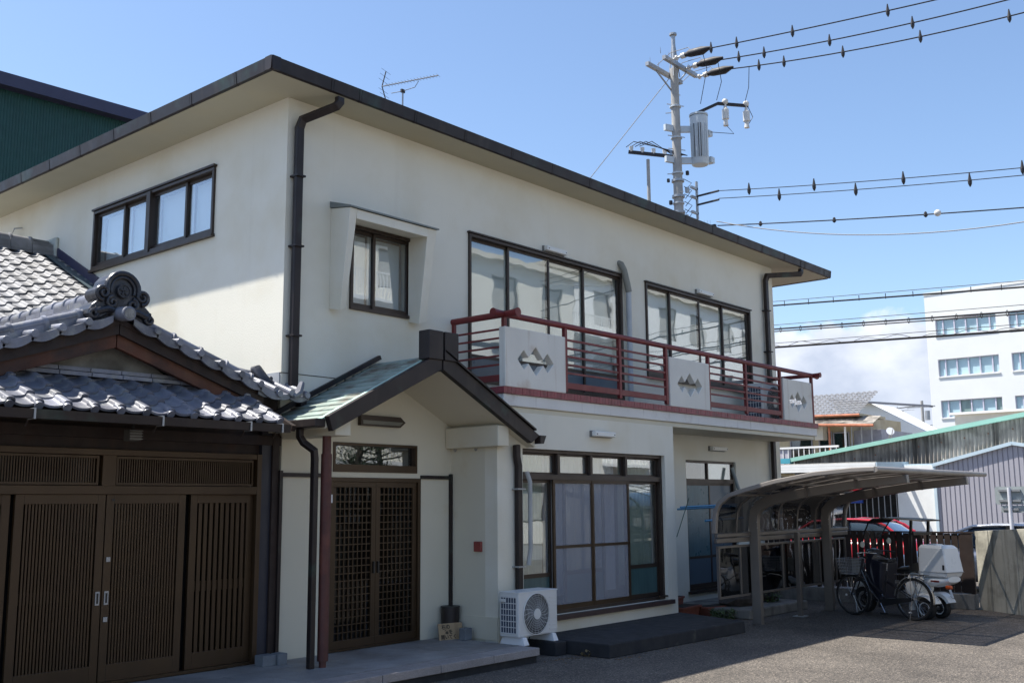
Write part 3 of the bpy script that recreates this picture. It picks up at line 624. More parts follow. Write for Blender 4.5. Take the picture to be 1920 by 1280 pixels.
def slats(parent, a, b, z0, z1, n, wd, d0, d1, mat):
    base = MB(T).box(-wd/2, wd/2, d0, d1, z0, z1).build('slat', mat, parent)
    me_c = (d0+d1)/2
    for i in range(n):
        u = a+(b-a)*(i+.5)/n
        if i == 0: base.location.x += u; WORLD[base.name] = WORLD[base.name]+Vector((u, 0, 0)); continue
        inst(base, 'slat', parent, WORLD[base.name]+Vector((u-(a+(b-a)*.5/n), 0, 0)))
for a, b in ((-1.86, -.35), (-4.2, -2.03)):
    f = frame_box(MB(T), a, b, 1.935, 2.20, .022, -.04, .0).build('transom_grille', gateal, gh)
    slats(f, a+.03, b-.03, 1.957, 2.178, int((b-a)/.0245), .011, -.03, -.012, gateal)
    MB(T).box(a, b, -.05, -.045, 1.94, 2.2).build('pane', gglass, f)
def leafdoor(a, b, d, n, lab, sw, nm='sliding_door'):
    f = MB(T); f.box(a, a+.075, d-.02, d+.02, .19, 1.85); f.box(b-.075, b, d-.02, d+.02, .19, 1.85); f.box(a+.075, b-.075, d-.02, d+.02, 1.765, 1.85); f.box(a+.075, b-.075, d-.02, d+.02, .19, .34)
    f = f.build(nm, gateal, gh, bevel=.003, label=lab)
    MB(T).box(a+.075, b-.075, d-.018, d-.006, .915, 1.01).build('mid_rail', gateal, f)
    MB(T).box(a+.075, b-.075, d-.026, d-.022, .34, 1.765).build('pane', gglass, f)
    slats(f, a+.085, b-.085, .34, 1.765, n, sw, d-.004, d+.014, gateal); return f
dl = leafdoor(-2.77, -1.955, -.01, 22, 'left sliding door of narrow brown slats', .017); dr = leafdoor(-1.945, -1.13, -.01, 22, 'right sliding door of narrow brown slats', .017)
leafdoor(-1.06, -.335, -.035, 9, 'fixed side panel of wide brown slats', .038, 'side_panel'); leafdoor(-3.6, -2.80, -.035, 10, 'fixed side panel of wide brown slats', .038, 'side_panel')
for f, u in ((dl, -1.99), (dr, -1.905)):
    MB(T).box(u-.02, u+.02, .012, .017, .865, .985).build('handle', steel, f); MB(T).box(u-.009, u+.009, .0172, .019, .88, .97).build('recess', black, f)
for z in (1.265, .735): MB(T).box(-1.925, -1.885, .012, .020, z-.022, z+.022).build('lock', steel, dr, bevel=.003)
MB(T).box(-1.90, -1.865, .012, .014, 1.79, 1.81).build('label_plate', black, dr)
ln = thing('eave_lamp', 'dim square wire-guarded lamp hanging under the gatehouse eave', 'lamp', (-1.86, -.3, 2.33)); MB().box(-1.92, -1.80, -.37, -.25, 2.33, 2.43).build('shade', mk('dim_shade', (.09, .085, .075), .6), ln, bevel=.01); MB().box(-1.87, -1.85, -.32, -.30, 2.43, 2.52).build('stem', black, ln)
for i in range(4):
    for (p, q) in (((-1.925, -.375), (-1.795, -.375)),): MB().box(p[0], q[0], -.377, -.373, 2.345+i*.025, 2.348+i*.025).build('guard_wire', steel, ln)
# body walls
MB().box(-5.2, -5.0, -.1, 9, 0, 3.0).build('wall', bgcream, gh); MB().box(-5.0, -.02, 8.8, 9, 0, 3.9).build('wall', bgcream, gh)
# rafters, eave boards
for k in range(13): MB().beam([(-4.7+k*.36, -.74, rz(-.74)-.085), (-4.7+k*.36, -.05, rz(-.05)-.085)], .05, .06).build('rafter', darkwood, gh)
MB().add([(-5.2, -.80, rz(-.80)-.03), (-.56, -.80, rz(-.80)-.03), (-.56, .3, rz(.3)-.03), (-5.2, .3, rz(.3)-.03), (-5.2, -.80, rz(-.80)-.055), (-.56, -.80, rz(-.80)-.055), (-.56, .3, rz(.3)-.055), (-5.2, .3, rz(.3)-.055)],
         [(0, 1, 2, 3), (7, 6, 5, 4), (0, 4, 5, 1), (1, 5, 6, 2), (2, 6, 7, 3), (3, 7, 4, 0)]).build('eave_board', darkwood, gh)
for ya, yb_ in ((.3, 2.0), (2.0, 5.55)):
    MB().add([(-5.2, ya, rz(ya)-.03), (-.01, ya, rz(ya)-.03), (-.01, yb_, rz(yb_)-.03), (-5.2, yb_, rz(yb_)-.03), (-5.2, ya, rz(ya)-.06), (-.01, ya, rz(ya)-.06), (-.01, yb_, rz(yb_)-.06), (-5.2, yb_, rz(yb_)-.06)],
         [(0, 1, 2, 3), (7, 6, 5, 4), (0, 4, 5, 1), (1, 5, 6, 2), (2, 6, 7, 3), (3, 7, 4, 0)]).build('roof_board', darkwood, gh)
MB().add([(-5.2, 5.55, rz(5.55)-.03), (-.01, 5.55, rz(5.55)-.03), (-.01, 9.3, 3.75), (-5.2, 9.3, 3.75)], [(0, 1, 2, 3)]).build('roof_board', tiled, gh)
# tiles: a wave section, thick lip at the lower edge. local frame: x across, y up the slope
def tile_mesh(name, mat, W=.235, Ln=.245, th=.020, lift=.026):
    sec = [(0, .030), (.006, .012), (.030, .002), (.065, -.006), (.100, -.008), (.135, -.005), (.165, .004), (.176, .016), (.182, .033), (.200, .040), (.225, .040), (.243, .034), (.249, .018)]
    k = W/.235; sec = [(x*k, z) for x, z in sec]; n = len(sec)
    v = []; cs, sn = 1., 0.
    def P(x, s, h): return (x, s*cs-h*sn, s*sn+h*cs)
    for x, z in sec: v.append(P(x, -.012*(z < .02), z+lift))
    for x, z in sec: v.append(P(x, Ln, z+.004))
    for x, z in sec: v.append(P(x, -.012*(z < .02), z+lift-th))
    f = [(i, i+1, n+i+1, n+i) for i in range(n-1)]+[(2*n+i, 2*n+i+1, i+1, i) for i in range(n-1)]+[(0, n, 2*n), (n-1, 3*n-1, 2*n-1)]
    me = bpy.data.meshes.new(name); me.from_pydata(v, [], f); me.shade_smooth(); me.set_sharp_from_angle(angle=R(50)); me.materials.append(mat); return me
tm = tile_mesh('roof_tile', tilem); tmo = tile_mesh('roof_tile_old', tiled)
PW, EXP = .235, .205*math.cos(math.atan(.46))
vis = []; hid = []
MWI = camo.matrix_world.inverted()
def inview(p):
    q = MWI @ Vector(p); return q.z < 0 and abs(q.x/-q.z) < .52 and abs(q.y/-q.z) < .36
row = 0; y = -.83
while y < 5.35:
    xr = -.60 if y < .05 else -.03
    c = 0; x = xr-PW
    while x > -5.15:
        p = (x, y, rz(y))
        # behind the small front gable nothing shows
        hidden = not inview(p) or (y > .02 and y < 1.45 and x < -.75) or (y > .3 and abs((y-1.0)) < 1.2 and x < -1.2)
        (hid if hidden else vis).append(p); x -= PW
    y += EXP
vis.sort(key=lambda p: p[1])
def mesh_obj(me, nm, par, p, rot=(0, 0, 0), sc_=None):
    o = bpy.data.objects.new(nm, me); COL.objects.link(o); o.parent = par; o.location = Vector(p)-wpos(par); o.rotation_euler = rot
    if sc_: o.scale = sc_
    return o
for i, p in enumerate(vis[:290]):
    mesh_obj(tm if p[1] < .6 else tmo, 'roof_tile', gh, (p[0]+rnd.uniform(-.003, .003), p[1]+rnd.uniform(-.006, .006), p[2]+rnd.uniform(-.002, .004)), (math.atan((rz(p[1]+.2)-rz(p[1]))/.2)+rnd.uniform(-.015, .015), rnd.uniform(-.015, .015), rnd.uniform(-.012, .012)))
hb = MB(); 
for p in hid+vis[290:]:
    rm = Matrix.Rotation(math.atan((rz(p[1]+.2)-rz(p[1]))/.2), 3, 'X'); hb.add([tuple(rm @ Vector(v.co)+Vector(p)) for v in tmo.vertices], [tuple(q.vertices) for q in tmo.polygons])
hbo = hb.build('roof_tile_field', tiled, gh, smooth=True); hbo['kind'] = 'stuff'
# eave discs
for k in range(18):
    x = -.60-PW*k-.035
    if x < -4.9: break
    MB().tube([(x, -.862, rz(-.85)+.012), (x, -.78, rz(-.78)+.028)], .036, 12).build('eave_disc', tilem, gh, smooth=True)
# gutter
mg = MB().prism([(-.935, 2.475), (-.93, 2.435), (-.86, 2.435), (-.845, 2.515), (-.86, 2.515), (-.868, 2.455), (-.915, 2.455), (-.92, 2.51), (-.94, 2.51)], 'x', -5.1, -.56).build('gutter', copper, gh, label='brown eave gutter of the gatehouse')
for x in (-4.2, -3.05, -1.93, -1.02, -.66): MB().box(x-.008, x+.008, -.944, -.84, 2.43, 2.518).build('bracket', steel, mg); 
for x in (-3.05, -1.93, -1.02, -.66): MB().beam([(x, -.84, 2.50), (x, -.82, 2.42), (x, -.78, 2.38)], .01, .01).build('bracket', bronze, mg)
# front gable
GX, GY, GS = -2.03, -.26, .345
def gz(x, zt): return zt-GS*abs(x-GX)
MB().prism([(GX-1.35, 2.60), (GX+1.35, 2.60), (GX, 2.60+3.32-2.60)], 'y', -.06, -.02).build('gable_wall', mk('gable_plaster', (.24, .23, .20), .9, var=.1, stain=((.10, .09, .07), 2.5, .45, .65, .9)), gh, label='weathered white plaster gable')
for i in range(2):
    x = -3.4
    while x < -.75: MB().box(x+.004, x+.296, -.16+i*.03, -.02, 2.905+i*.045, 2.94+i*.045).build('flat_tile', tilem, gh); x += .30
for s in (-1, 1):
    x1 = GX+s*1.62
    MB().prism([(GX+s*.004, 3.18), (GX+s*.004, 3.40), (GX+s*1.60, 3.40-GS*1.60), (GX+s*1.45, 3.18-GS*1.45)], 'y', -.25, -.19).build('bargeboard', redwood, gh, label='weathered reddish timber bargeboard', bevel=.004)
    MB().prism([(GX+s*.004, 3.30), (GX+s*.004, 3.43), (GX+s*1.62, 3.43-GS*1.62), (GX+s*1.60, 3.30-GS*1.60)], 'y', -.29, -.24).build('verge_board', darkwood, gh)
    MB().prism([(GX+s*.002, 3.39), (GX+s*.002, 3.44), (x1, 3.44-GS*1.62), (x1, 3.39-GS*1.62)], 'y', -.30, 1.9).build('gable_roof_board', darkwood, gh)
    # verge tiles: hanging sleeve + roll ending in a disc
    n = 7
    for k in range(n):
        xa = GX+s*(.10+k*.235); xb = GX+s*(.10+(k+1)*.235+.02); zt = 3.475
        za, zb = zt-GS*abs(xa-GX), zt-GS*abs(xb-GX)
        m = 8; rings_t = []; v = []; f = []
        for j in range(m+1):
            t = j/m; x = xa+(xb-xa)*t; z = za+(zb-za)*t; sag = .035*math.sin(math.pi*t)
            v += [(x, -.36, z-.012*math.sin(math.pi*t)+.012), (x, -.36, z-.05-sag), (x, -.335, z-.05-sag), (x, .02, z-.012*math.sin(math.pi*t)+.012)]
        for j in range(m):
            a = 4*j; f += [(a, a+1, a+5, a+4), (a+1, a+2, a+6, a+5), (a, a+4, a+7, a+3)]
        MB().add(v, f).build('verge_tile', tilem, gh, smooth=True)
        xd = GX+s*(.10+(k+1)*.235)-(0 if s > 0 else 0); zd = 3.49-GS*abs(xd-GX)
        MB().tube([(xd, -.385, zd-.012), (xd, -.375, zd-.012), (xd, -.10, zd+.006)], [.034, .038, .036], 12).build('verge_roll', tilem, gh, smooth=True)
    # slope tiles behind the verge
    st = MB()
    for k in range(7):
        for yy in range(7):
            xa = GX+s*(.10+k*.235); zt = 3.47-GS*(.10+k*.235); y0 = .0+yy*.25
            st.add([(xa, y0, zt+.01), (xa, y0+.245, zt+.01), (xa+s*.25, y0+.245, zt-GS*.25+.035), (xa+s*.25, y0, zt-GS*.25+.035), (xa+s*.25, y0, zt-GS*.25+.01), (xa+s*.25, y0+.245, zt-GS*.25+.01)], [(0, 1, 2, 3), (3, 2, 5, 4)])
    so_ = st.build('slope_tiles', tilem, gh); so_['kind'] = 'stuff'
    # cap tubes running down both slopes with collars
    d = .30
    for k in range(5):
        xa, xb = GX+s*(.05+k*d), GX+s*(.05+(k+1)*d); za, zb = 3.565-GS*(.05+k*d), 3.565-GS*(.05+(k+1)*d)
        t_ = MB().tube([(xa, -.14, za), (xb, -.14, zb)], .045, 12).build('cap_tile', tilem, gh, smooth=True)
        MB().tube([(xb-s*.045, -.14, zb+.016), (xb-s*.038, -.14, zb+.013), (xb-s*.012, -.14, zb+.004), (xb, -.14, zb)], [.046, .060, .060, .046], 12).build('collar', tilem, t_, smooth=True)
        MB().prism([(xa, za-.09), (xb, zb-.09), (xb, zb-.02), (xa, za-.02)], 'y', -.19, -.09).build('bedding_tile', tilem, t_)
# short ridge of the front gable running back to the main slope
for i, (w2, z0) in enumerate(((.15, 3.50), (.13, 3.555), (.115, 3.61))):
    y = -.12
    while y < 2.3: MB().box(GX-w2, GX+w2, y+.003, min(y+.30, 2.5), z0, z0+.048).build('ridge_layer', tilem, gh); y += .303
y = -.02
while y < 2.4:
    c_ = MB().tube([(GX, y, 3.69), (GX, y+.235, 3.69)], .062, 12).build('cap_tile', tilem, gh, smooth=True)
    MB().tube([(GX, y-.01, 3.69), (GX, y, 3.69), (GX, y+.03, 3.69), (GX, y+.04, 3.69)], [.062, .076, .076, .062], 12).build('collar', tilem, c_, smooth=True); y += .24
# ridge-end ornament
OX, OZ, OY = -2.015, 3.50, -.19
og = thing('ridge_end_ornament', 'dark carved cloud-scroll ridge tile on top of the front gable', 'roof ornament', (OX, OY, OZ))
half = [(0, .405), (.07, .395), (.135, .36), (.18, .305), (.20, .245), (.245, .235), (.275, .20), (.28, .155), (.255, .12), (.235, .105), (.275, .085), (.315, .05), (.345, 0), (.35, -.045), (.325, -.085), (.275, -.10), (.215, -.075), (.14, -.03), (.06, .0), (0, .01)]
sil = [(OX+a*.90, OZ+b*.94) for a, b in half]+[(OX-a*.90, OZ+b*.94) for a, b in half[-2:0:-1]]
MB().prism(sil, 'y', OY-.09, OY+.14).build('body', onim, og, bevel=.022)
def arc(cx, cz, r, a0, a1, n=14, yy=OY-.10): return [(cx+r*math.cos(R(a0+(a1-a0)*i/n)), yy, cz+r*math.sin(R(a0+(a1-a0)*i/n))) for i in range(n+1)]
MB().tube(arc(OX, OZ+.215, .155, -10, 190), .026, 8).build('rim', onim, og, smooth=True)
MB().tube(arc(OX, OZ+.215, .115, -20, 200), .016, 8).build('rim', onim, og, smooth=True)
def spiral(cx, cz, r, dr_, a0, turns, nm='scroll'):
    n = 26; pts = [(cx+(r*(1-.80*i/n))*math.cos(R(a0)+dr_*2*math.pi*turns*i/n), OY-.10-.02*i/n, cz+(r*(1-.80*i/n))*math.sin(R(a0)+dr_*2*math.pi*turns*i/n)) for i in range(n+1)]
    MB().tube(pts, [.021*(1-.45*i/n) for i in range(n+1)], 8).build(nm, onim, og, smooth=True)
for s in (-1, 1):
    spiral(OX+s*.19, OZ+.165, .072, s, -90, 1.5); spiral(OX+s*.10, OZ+.085, .055, -s, 90, 1.4); spiral(OX+s*.275, OZ-.035, .05, s, 80, 1.4)
    MB().tube([(OX+s*.04, OY-.09, OZ+.01), (OX+s*.14, OY-.11, OZ+.02), (OX+s*.23, OY-.10, OZ-.01), (OX+s*.30, OY-.09, OZ-.01)], [.02, .032, .035, .02], 8).build('scroll', onim, og, smooth=True)
MB().tube([(OX, OY-.12, OZ+.20), (OX, OY-.085, OZ+.20)], .058, 18).build('crest', onim, og); MB().tube(arc(OX, OZ+.20, .058, 0, 360, 20, OY-.12), .009, 6).build('crest_ring', onim, og, smooth=True)
for k in range(5):
    a = R(90+72*k); MB().tube([(OX, OY-.125, OZ+.20), (OX+.042*math.cos(a), OY-.125, OZ+.20+.042*math.sin(a))], .010, 6).build('crest_petal', onim, og, smooth=True)
e1 = MB().tube([(GX, -.46, 3.47), (GX, -.45, 3.47), (GX, -.16, 3.50)], [.062, .068, .066], 16).build('ridge_end_tile', tilem, gh, smooth=True)
MB().tube([(GX, -.464, 3.47), (GX, -.45, 3.47)], .050, 16).build('end_disc', mk('lichened_tile_face', (.26, .25, .23), .9, var=.4, vs=25), e1)
# main ridge high at the back
for i, (w2, z0) in enumerate(((.15, 5.36), (.14, 5.405), (.13, 5.45), (.12, 5.495))):
    x = -5.2
    while x < -.10: MB().box(x+.003, min(x+.30, -.05)-.002, 5.55-w2, 5.55+w2, z0-.05, z0-.008).build('ridge_layer', tiled, gh); x += .303
x = -5.2
while x < -.2:
    c_ = MB().tube([(x, 5.55, 5.50), (x+.28, 5.55, 5.50)], .06, 10).build('cap_tile', tiled, gh, smooth=True); MB().tube([(x-.012, 5.55, 5.50), (x, 5.55, 5.50), (x+.03, 5.55, 5.50), (x+.042, 5.55, 5.50)], [.06, .078, .078, .06], 10).build('collar', tiled, c_, smooth=True); x += .285
MB().box(-.05, -.001, 5.36, 5.74, 5.28, 5.6).build('mortar', mk('pale_mortar', (.5, .52, .46), .9, var=.25, vs=9), gh, bevel=.02)
MB().beam([(-.10, .42, rz(.42)+.055), (-.10, 2.0, rz(2.0)+.055), (-.10, 5.38, rz(5.38)+.055)], .16, .015).build('valley_flashing', mk('slate_blue_flashing', (.055, .085, .10), .5, var=.2), gh)
MB().beam([(-.014, 2.9, rz(2.9)+.12), (-.014, 5.38, rz(5.38)+.12)], .02, .13).build('upstand_flashing', bluef, gh)
# small return at the right end of the gatehouse roof, against the house corner
for k in range(3):
    xa = -.52+k*.20; xb = xa+.215; v = []; f = []; m = 8; z_ = 2.905-.012*k
    for j in range(m+1):
        t = j/m; x = xa+(xb-xa)*t; sg = .03*math.sin(math.pi*t)
        v += [(x, -.33, z_-sg*.6), (x, -.33, z_-.045-sg), (x, -.30, z_-.045-sg), (x, .30, z_+.22-sg*.6)]
    for j in range(m): a = 4*j; f += [(a, a+1, a+5, a+4), (a+1, a+2, a+6, a+5), (a, a+4, a+7, a+3)]
    MB().add(v, f).build('verge_tile', tilem, gh, smooth=True)
    MB().tube([(xb-.01, -.36, z_+.005), (xb-.01, -.35, z_+.005), (xb-.01, .02, z_+.14)], [.034, .038, .036], 12).build('verge_roll', tilem, gh, smooth=True)
MB().tube([(-.10, -.36, 2.86), (-.02, -.34, 2.90), (.05, -.30, 3.02)], [.02, .045, .03], 8).build('upturned_tile', tilem, gh, smooth=True)
MB().box(-.60, -.05, -.02, .28, 2.70, 2.86).build('eave_board', darkwood, gh)
MB().tube([(-1.0, .16, 3.19), (-.32, .10, 3.11)], .048, 12).build('cap_tile', tilem, gh, smooth=True); MB().box(-.95, -.22, .04, .22, 2.98, 3.09).build('ridge_layer', tilem, gh)
MB().tube([(-.30, .08, 3.15), (-.29, .05, 3.16), (-.25, -.06, 3.02), (-.24, -.08, 2.98)], [.05, .066, .066, .05], 14).build('ridge_end_tile', onim, gh, smooth=True)
for k in range(3): MB().sphere((-.20+.02*k, -.09+.03*k, 3.0+.035*k), .028, 8, 6).build('scroll', onim, gh, smooth=True)
MB(FX(0)).box(.02, .42, .002, .012, 2.9, 3.16).build('lead_apron', mk('lead_sheet', (.38, .40, .42), .6, var=.15), gh)

# ================================================================= THINGS ON THE STEP
bs = thing('wooden_sign', 'small bare wooden board with handwritten black Japanese notice leaning by the bin', 'sign', (2.29, -.36, .16))
c0, s0 = math.cos(R(-14)), math.sin(R(-14))
def TS(u, d, z): return (2.285+u*c0+d*s0-.0, -.345+u*s0-d*c0+z*.16, .16+z)
MB(TS).box(-.165, .165, 0, .014, 0, .185).build('board', boardm, bs, bevel=.002)
def text(s, size, u, z, parent):
    cu = bpy.data.curves.new('lettering', 'FONT'); cu.body = s; cu.size = size; cu.extrude = .0006; cu.offset = .0009
    o = bpy.data.objects.new('tmp', cu); COL.objects.link(o); dg = bpy.context.evaluated_depsgraph_get(); me = bpy.data.meshes.new_from_object(o.evaluated_get(dg)); bpy.data.objects.remove(o)
    m = MB(TS); 
    if not me.vertices: return
    m.add([(u+v.co.x, .0155+v.co.z, z+v.co.y) for v in me.vertices], [tuple(p.vertices) for p in me.polygons]); m.build('lettering', ink, parent)
try:
    text('右の', .060, -.125, .125, bs); text('扉を', .058, -.09, .068, bs); text('開いてく', .055, -.145, .014, bs)
except Exception as ex: print('text', ex)
bn = thing('umbrella_bin', 'dark brown cylindrical bin standing in the corner beside the entrance', 'bin', (2.40, -.22, .16))
MB().tube([(2.40, -.22, .16), (2.40, -.22, .52), (2.40, -.22, .525), (2.40, -.22, .52)], [.105, .112, .112, .10], 20).build('body', mk('dark_bin', (.022, .014, .012), .5, var=.2), bn, smooth=True); MB().tube([(2.40, -.22, .512), (2.40, -.22, .528)], .117, 20).build('rim', black, bn, smooth=True)
def block(x, y, a, b, h, z, lab, nm='concrete_block'):
    return tag(MB().box(x, x+a, y, y+b, z, z+h).build(nm, mk('grey_block', (.17, .185, .20), .85, var=.15, vs=9, bump=.6, bs=60), bevel=.006), lab, 'block')
block(2.30, -.56, .12, .10, .135, .16, 'grey concrete block standing in front of the wooden notice'); block(-.37, -.33, .16, .14, .105, .16, 'grey concrete block at the foot of the gate corner post, left one'); block(-.205, -.36, .11, .13, .11, .16, 'grey concrete block by the plaster wall, right one of the pair')
# air conditioners
def ac(name, x0, x1, y0, y1, z0, z1, lab, feet=True, grille_side=True):
    t = thing(name, lab, 'air conditioner', ((x0+x1)/2, (y0+y1)/2, z0))
    MB().box(x0, x1, y0, y1, z0, z1).build('casing', acm, t, bevel=.016)
    MB().box(x0-.004, x1+.004, y0-.004, y1+.004, z1-.012, z1+.004).build('lid', acm, t, bevel=.006)
    H = z1-z0; cx, cz, r = x0+(x1-x0)*.44, z0+H*.49, H*.455
    MB().tube([(cx, y0-.0005, cz), (cx, y0-.004, cz)], r, 40).build('fan_recess', black, t)
    fb = MB()
    for k in range(3):
        a = R(120*k+20); fb.add([(cx+.03*math.cos(a), y0-.005, cz+.03*math.sin(a)), (cx+r*.8*math.cos(a+.1), y0-.005, cz+r*.8*math.sin(a+.1)), (cx+r*.8*math.cos(a+1.1), y0-.006, cz+r*.8*math.sin(a+1.1)), (cx+.03*math.cos(a+1.2), y0-.006, cz+.03*math.sin(a+1.2))], [(0, 1, 2, 3)])
    fb.build('fan_blade', mk('fan_grey', (.10, .10, .105), .6), t)
    gr = MB()
    for k in range(1, 7):
        rr = r*(.26+.72*k/6.5); gr.tube([(cx+rr*math.cos(2*math.pi*i/36), y0-.014, cz+rr*math.sin(2*math.pi*i/36)) for i in range(37)], .0021, 4, False)
    for k in range(22):
        a = 2*math.pi*k/22; gr.tube([(cx+r*.25*math.cos(a), y0-.015, cz+r*.25*math.sin(a)), (cx+r*.62*math.cos(a+.12), y0-.016, cz+r*.62*math.sin(a+.12)), (cx+r*1.0*math.cos(a+.30), y0-.008, cz+r*1.0*math.sin(a+.30))], .0021, 4, False)
    gr.build('fan_guard', acm, t)
    MB().tube([(cx, y0-.012, cz), (cx, y0-.021, cz)], r*.27, 24).build('fan_boss', acm, t, smooth=True)
    MB().tube([(cx+(r+.004)*math.cos(2*math.pi*i/40), y0-.006, cz+(r+.004)*math.sin(2*math.pi*i/40)) for i in range(41)], .006, 6, False).build('guard_ring', acm, t, smooth=True)
    for k in range(9):
        z = z0+H*(.1+.09*k); MB().box(x0+(x1-x0)*.78, x1-.02, y0-.006, y0-.0005, z, z+.012).build('louvre', acm, t)
    if grille_side:
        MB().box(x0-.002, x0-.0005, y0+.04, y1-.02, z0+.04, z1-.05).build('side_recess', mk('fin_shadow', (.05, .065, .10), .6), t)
        for k in range(7):
            z = z0+.045+(H-.10)*k/6; MB().box(x0-.010, x0-.002, y0+.03, y1-.015, z-.004, z+.004).build('side_bar', acm, t)
        for k in range(7):
            y = y0+.035+(y1-y0-.06)*k/6; MB().box(x0-.009, x0-.003, y-.003, y+.003, z0+.04, z1-.05).build('side_bar', acm, t)
        MB().box(x0-.025, x0-.009, y1-.11, y1-.02, z1-.11, z1-.075).build('side_handle', acm, t, bevel=.004)
    if feet:
        for x, zb in ((x0+.07, .16), (x1-.10, .16)):
            MB().loft([[(x-.035, y0-.05, zb), (x+.055, y0-.05, zb), (x+.055, y1+.03, zb), (x-.035, y1+.03, zb)], [(x-.02, y0-.02, z0), (x+.04, y0-.02, z0), (x+.04, y1, z0), (x-.02, y1, z0)]]).build('foot', white, t, bevel=.006)
    return t
ac('ac_outdoor_unit', 2.33, 3.03, -1.36, -1.07, .245, .74, 'white outdoor air conditioner with round fan guard beside the entrance step')
tag(MB().box(2.84, 3.04, -1.48, -1.0, 0, .158).build('footing_block', darkconc, bevel=.01), 'dark concrete footing block under the right foot of the air conditioner', 'block')
ac('ac_outdoor_unit', 9.90, 10.85, -.62, -.25, 3.145, 3.80, 'grey outdoor air conditioner standing on the balcony behind the red bars', feet=False)
# planters, rocks, plants
def planter(cx, cy, a, b, h, rzv, lab, z=0):
    t = thing('planter_box', lab, 'planter', (cx, cy, z)); cc, ss = math.cos(rzv), math.sin(rzv)
    TT = lambda u, v, q: (cx+u*cc-v*ss, cy+u*ss+v*cc, z+q)
    MB(TT).loft([[(-a*.85, -b*.8, 0), (a*.85, -b*.8, 0), (a*.85, b*.8, 0), (-a*.85, b*.8, 0)], [(-a, -b, h), (a, -b, h), (a, b, h), (-a, b, h)]]).build('body', terra, t, bevel=.008)
    MB(TT).loft([[(-a*1.06, -b*1.1, h-.03), (a*1.06, -b*1.1, h-.03), (a*1.06, b*1.1, h-.03), (-a*1.06, b*1.1, h-.03)], [(-a*1.06, -b*1.1, h), (a*1.06, -b*1.1, h), (a*1.06, b*1.1, h), (-a*1.06, b*1.1, h)]]).build('rim', terra, t, bevel=.005)
    MB(TT).box(-a*.9, a*.9, -b*.9, b*.9, h, h+.004).build('soil', mk('soil', (.03, .022, .016), .95), t); return t
planter(7.05, -.62, .30, .13, .19, .1, 'terracotta planter box nearest the bay corner'); planter(7.72, -.75, .30, .13, .15, -.15, 'terracotta planter box just right of the taller one'); planter(7.15, -.35, .22, .11, .30, .2, 'upper terracotta planter box with a small white pot beside the bay')
tag(MB().tube([(7.10, -.42, .305), (7.10, -.42, .375)], [.032, .04], 12).build('small_pot', white, smooth=True), 'tiny white pot on the upper terracotta planter', 'pot')
tag(MB().loft([[(6.6, -.55, .42), (6.95, -.55, .42), (6.95, -.2, .42), (6.6, -.2, .42)], [(6.6, -.48, .60), (6.80, -.48, .60), (6.80, -.2, .62), (6.6, -.2, .62)]]).build('folded_tarp', black, bevel=.02), 'black folded sheet between the bay corner and the planters', 'sheet')
def rocky(name, c, r, lab, flat=.6, seed=1):
    q = random.Random(seed); m = MB(); rings = []
    for i in range(1, 7):
        th = math.pi*i/7; rings.append([(c[0]+r*math.sin(th)*math.cos(2*math.pi*k/10)*(1+q.uniform(-.22, .22)), c[1]+.7*r*math.sin(th)*math.sin(2*math.pi*k/10)*(1+q.uniform(-.22, .22)), c[2]+r*flat*math.cos(th)*(1+q.uniform(-.1, .1))) for k in range(10)])
    return tag(m.loft(rings).build(name, rock), lab, 'rock')
rocky('garden_rock', (8.15, -.95, .22), .42, 'flat brown garden rock lying on the ledge left of the first carport post', .35, 3); rocky('garden_rock', (9.05, -.85, .24), .36, 'low dark garden rock on the ledge right of the thin carport post', .4, 5)
def plant(name, c, n, h, sp, lab, ls=.035, seed=2, mat=leaf):
    q = random.Random(seed); t = thing(name, lab, 'plant', c); m = MB(); st = MB()
    for i in range(n):
        a = q.uniform(0, 6.28); r = sp*q.random()**.5; z = h*q.random(); p = Vector((c[0]+r*math.cos(a), c[1]+r*math.sin(a), c[2]+z)); d = Vector((q.gauss(0, 1), q.gauss(0, 1), q.gauss(.2, .6))).normalized(); s_ = d.cross(Vector((0, 0, 1))).normalized()*ls*.4; l_ = ls*q.uniform(.6, 1.4)
        m.add([tuple(p), tuple(p+d*l_*.5+s_), tuple(p+d*l_), tuple(p+d*l_*.5-s_)], [(0, 1, 2, 3)])
        if i % 12 == 0: st.tube([c, tuple(p)], .003, 4)
    m.build('foliage', mat, t); st.build('stem', leaf, t); return t
plant('leafy_weed', (7.35, -1.10, 0), 240, .13, .19, 'low green weed growing at the end of the black platform', .05, 4)
plant('leafy_weed', (8.85, -1.15, .14), 160, .40, .15, 'taller leafy weed behind the carport panel near the thin post', .06, 6); plant('leafy_weed', (11.12, -3.55, .235), 50, .10, .06, 'tiny bright green weed at the foot of the concrete wall', .05, 8)
plant('grass_tuft', (3.12, -1.75, 0), 60, .05, .10, 'dry tuft between the footing block and the platform', .05, 9, mk('dry_grass', (.2, .15, .07), .8))
# blue drying poles and the slanted stick
tag(MB().tube([(6.50, -.95, 1.66), (7.9, -1.12, 1.695)], .014, 8).build('drying_pole', bluepl, smooth=True), 'light blue clothes pole running from the bay corner to the carport, upper one', 'pole')
tag(MB().tube([(6.50, -.90, 1.63), (8.0, -1.05, 1.665)], .014, 8).build('drying_pole', bluepl, smooth=True), 'light blue clothes pole running from the bay corner to the carport, second one just below', 'pole')
tag(MB().tube([(7.11, -1.0, 1.453), (8.1, -1.1, 1.48)], .017, 8).build('drying_pole', bluepl, smooth=True), 'short blue pole end sticking out left of the carport panel', 'pole')
tag(MB().tube([(6.66, -1.0, 1.79), (6.29, -1.0, 1.24)], .006, 6).build('garden_stake', mk('dark_green_stake', (.02, .06, .035), .5)), 'thin dark green stake hanging slanted at the bay corner', 'stake')

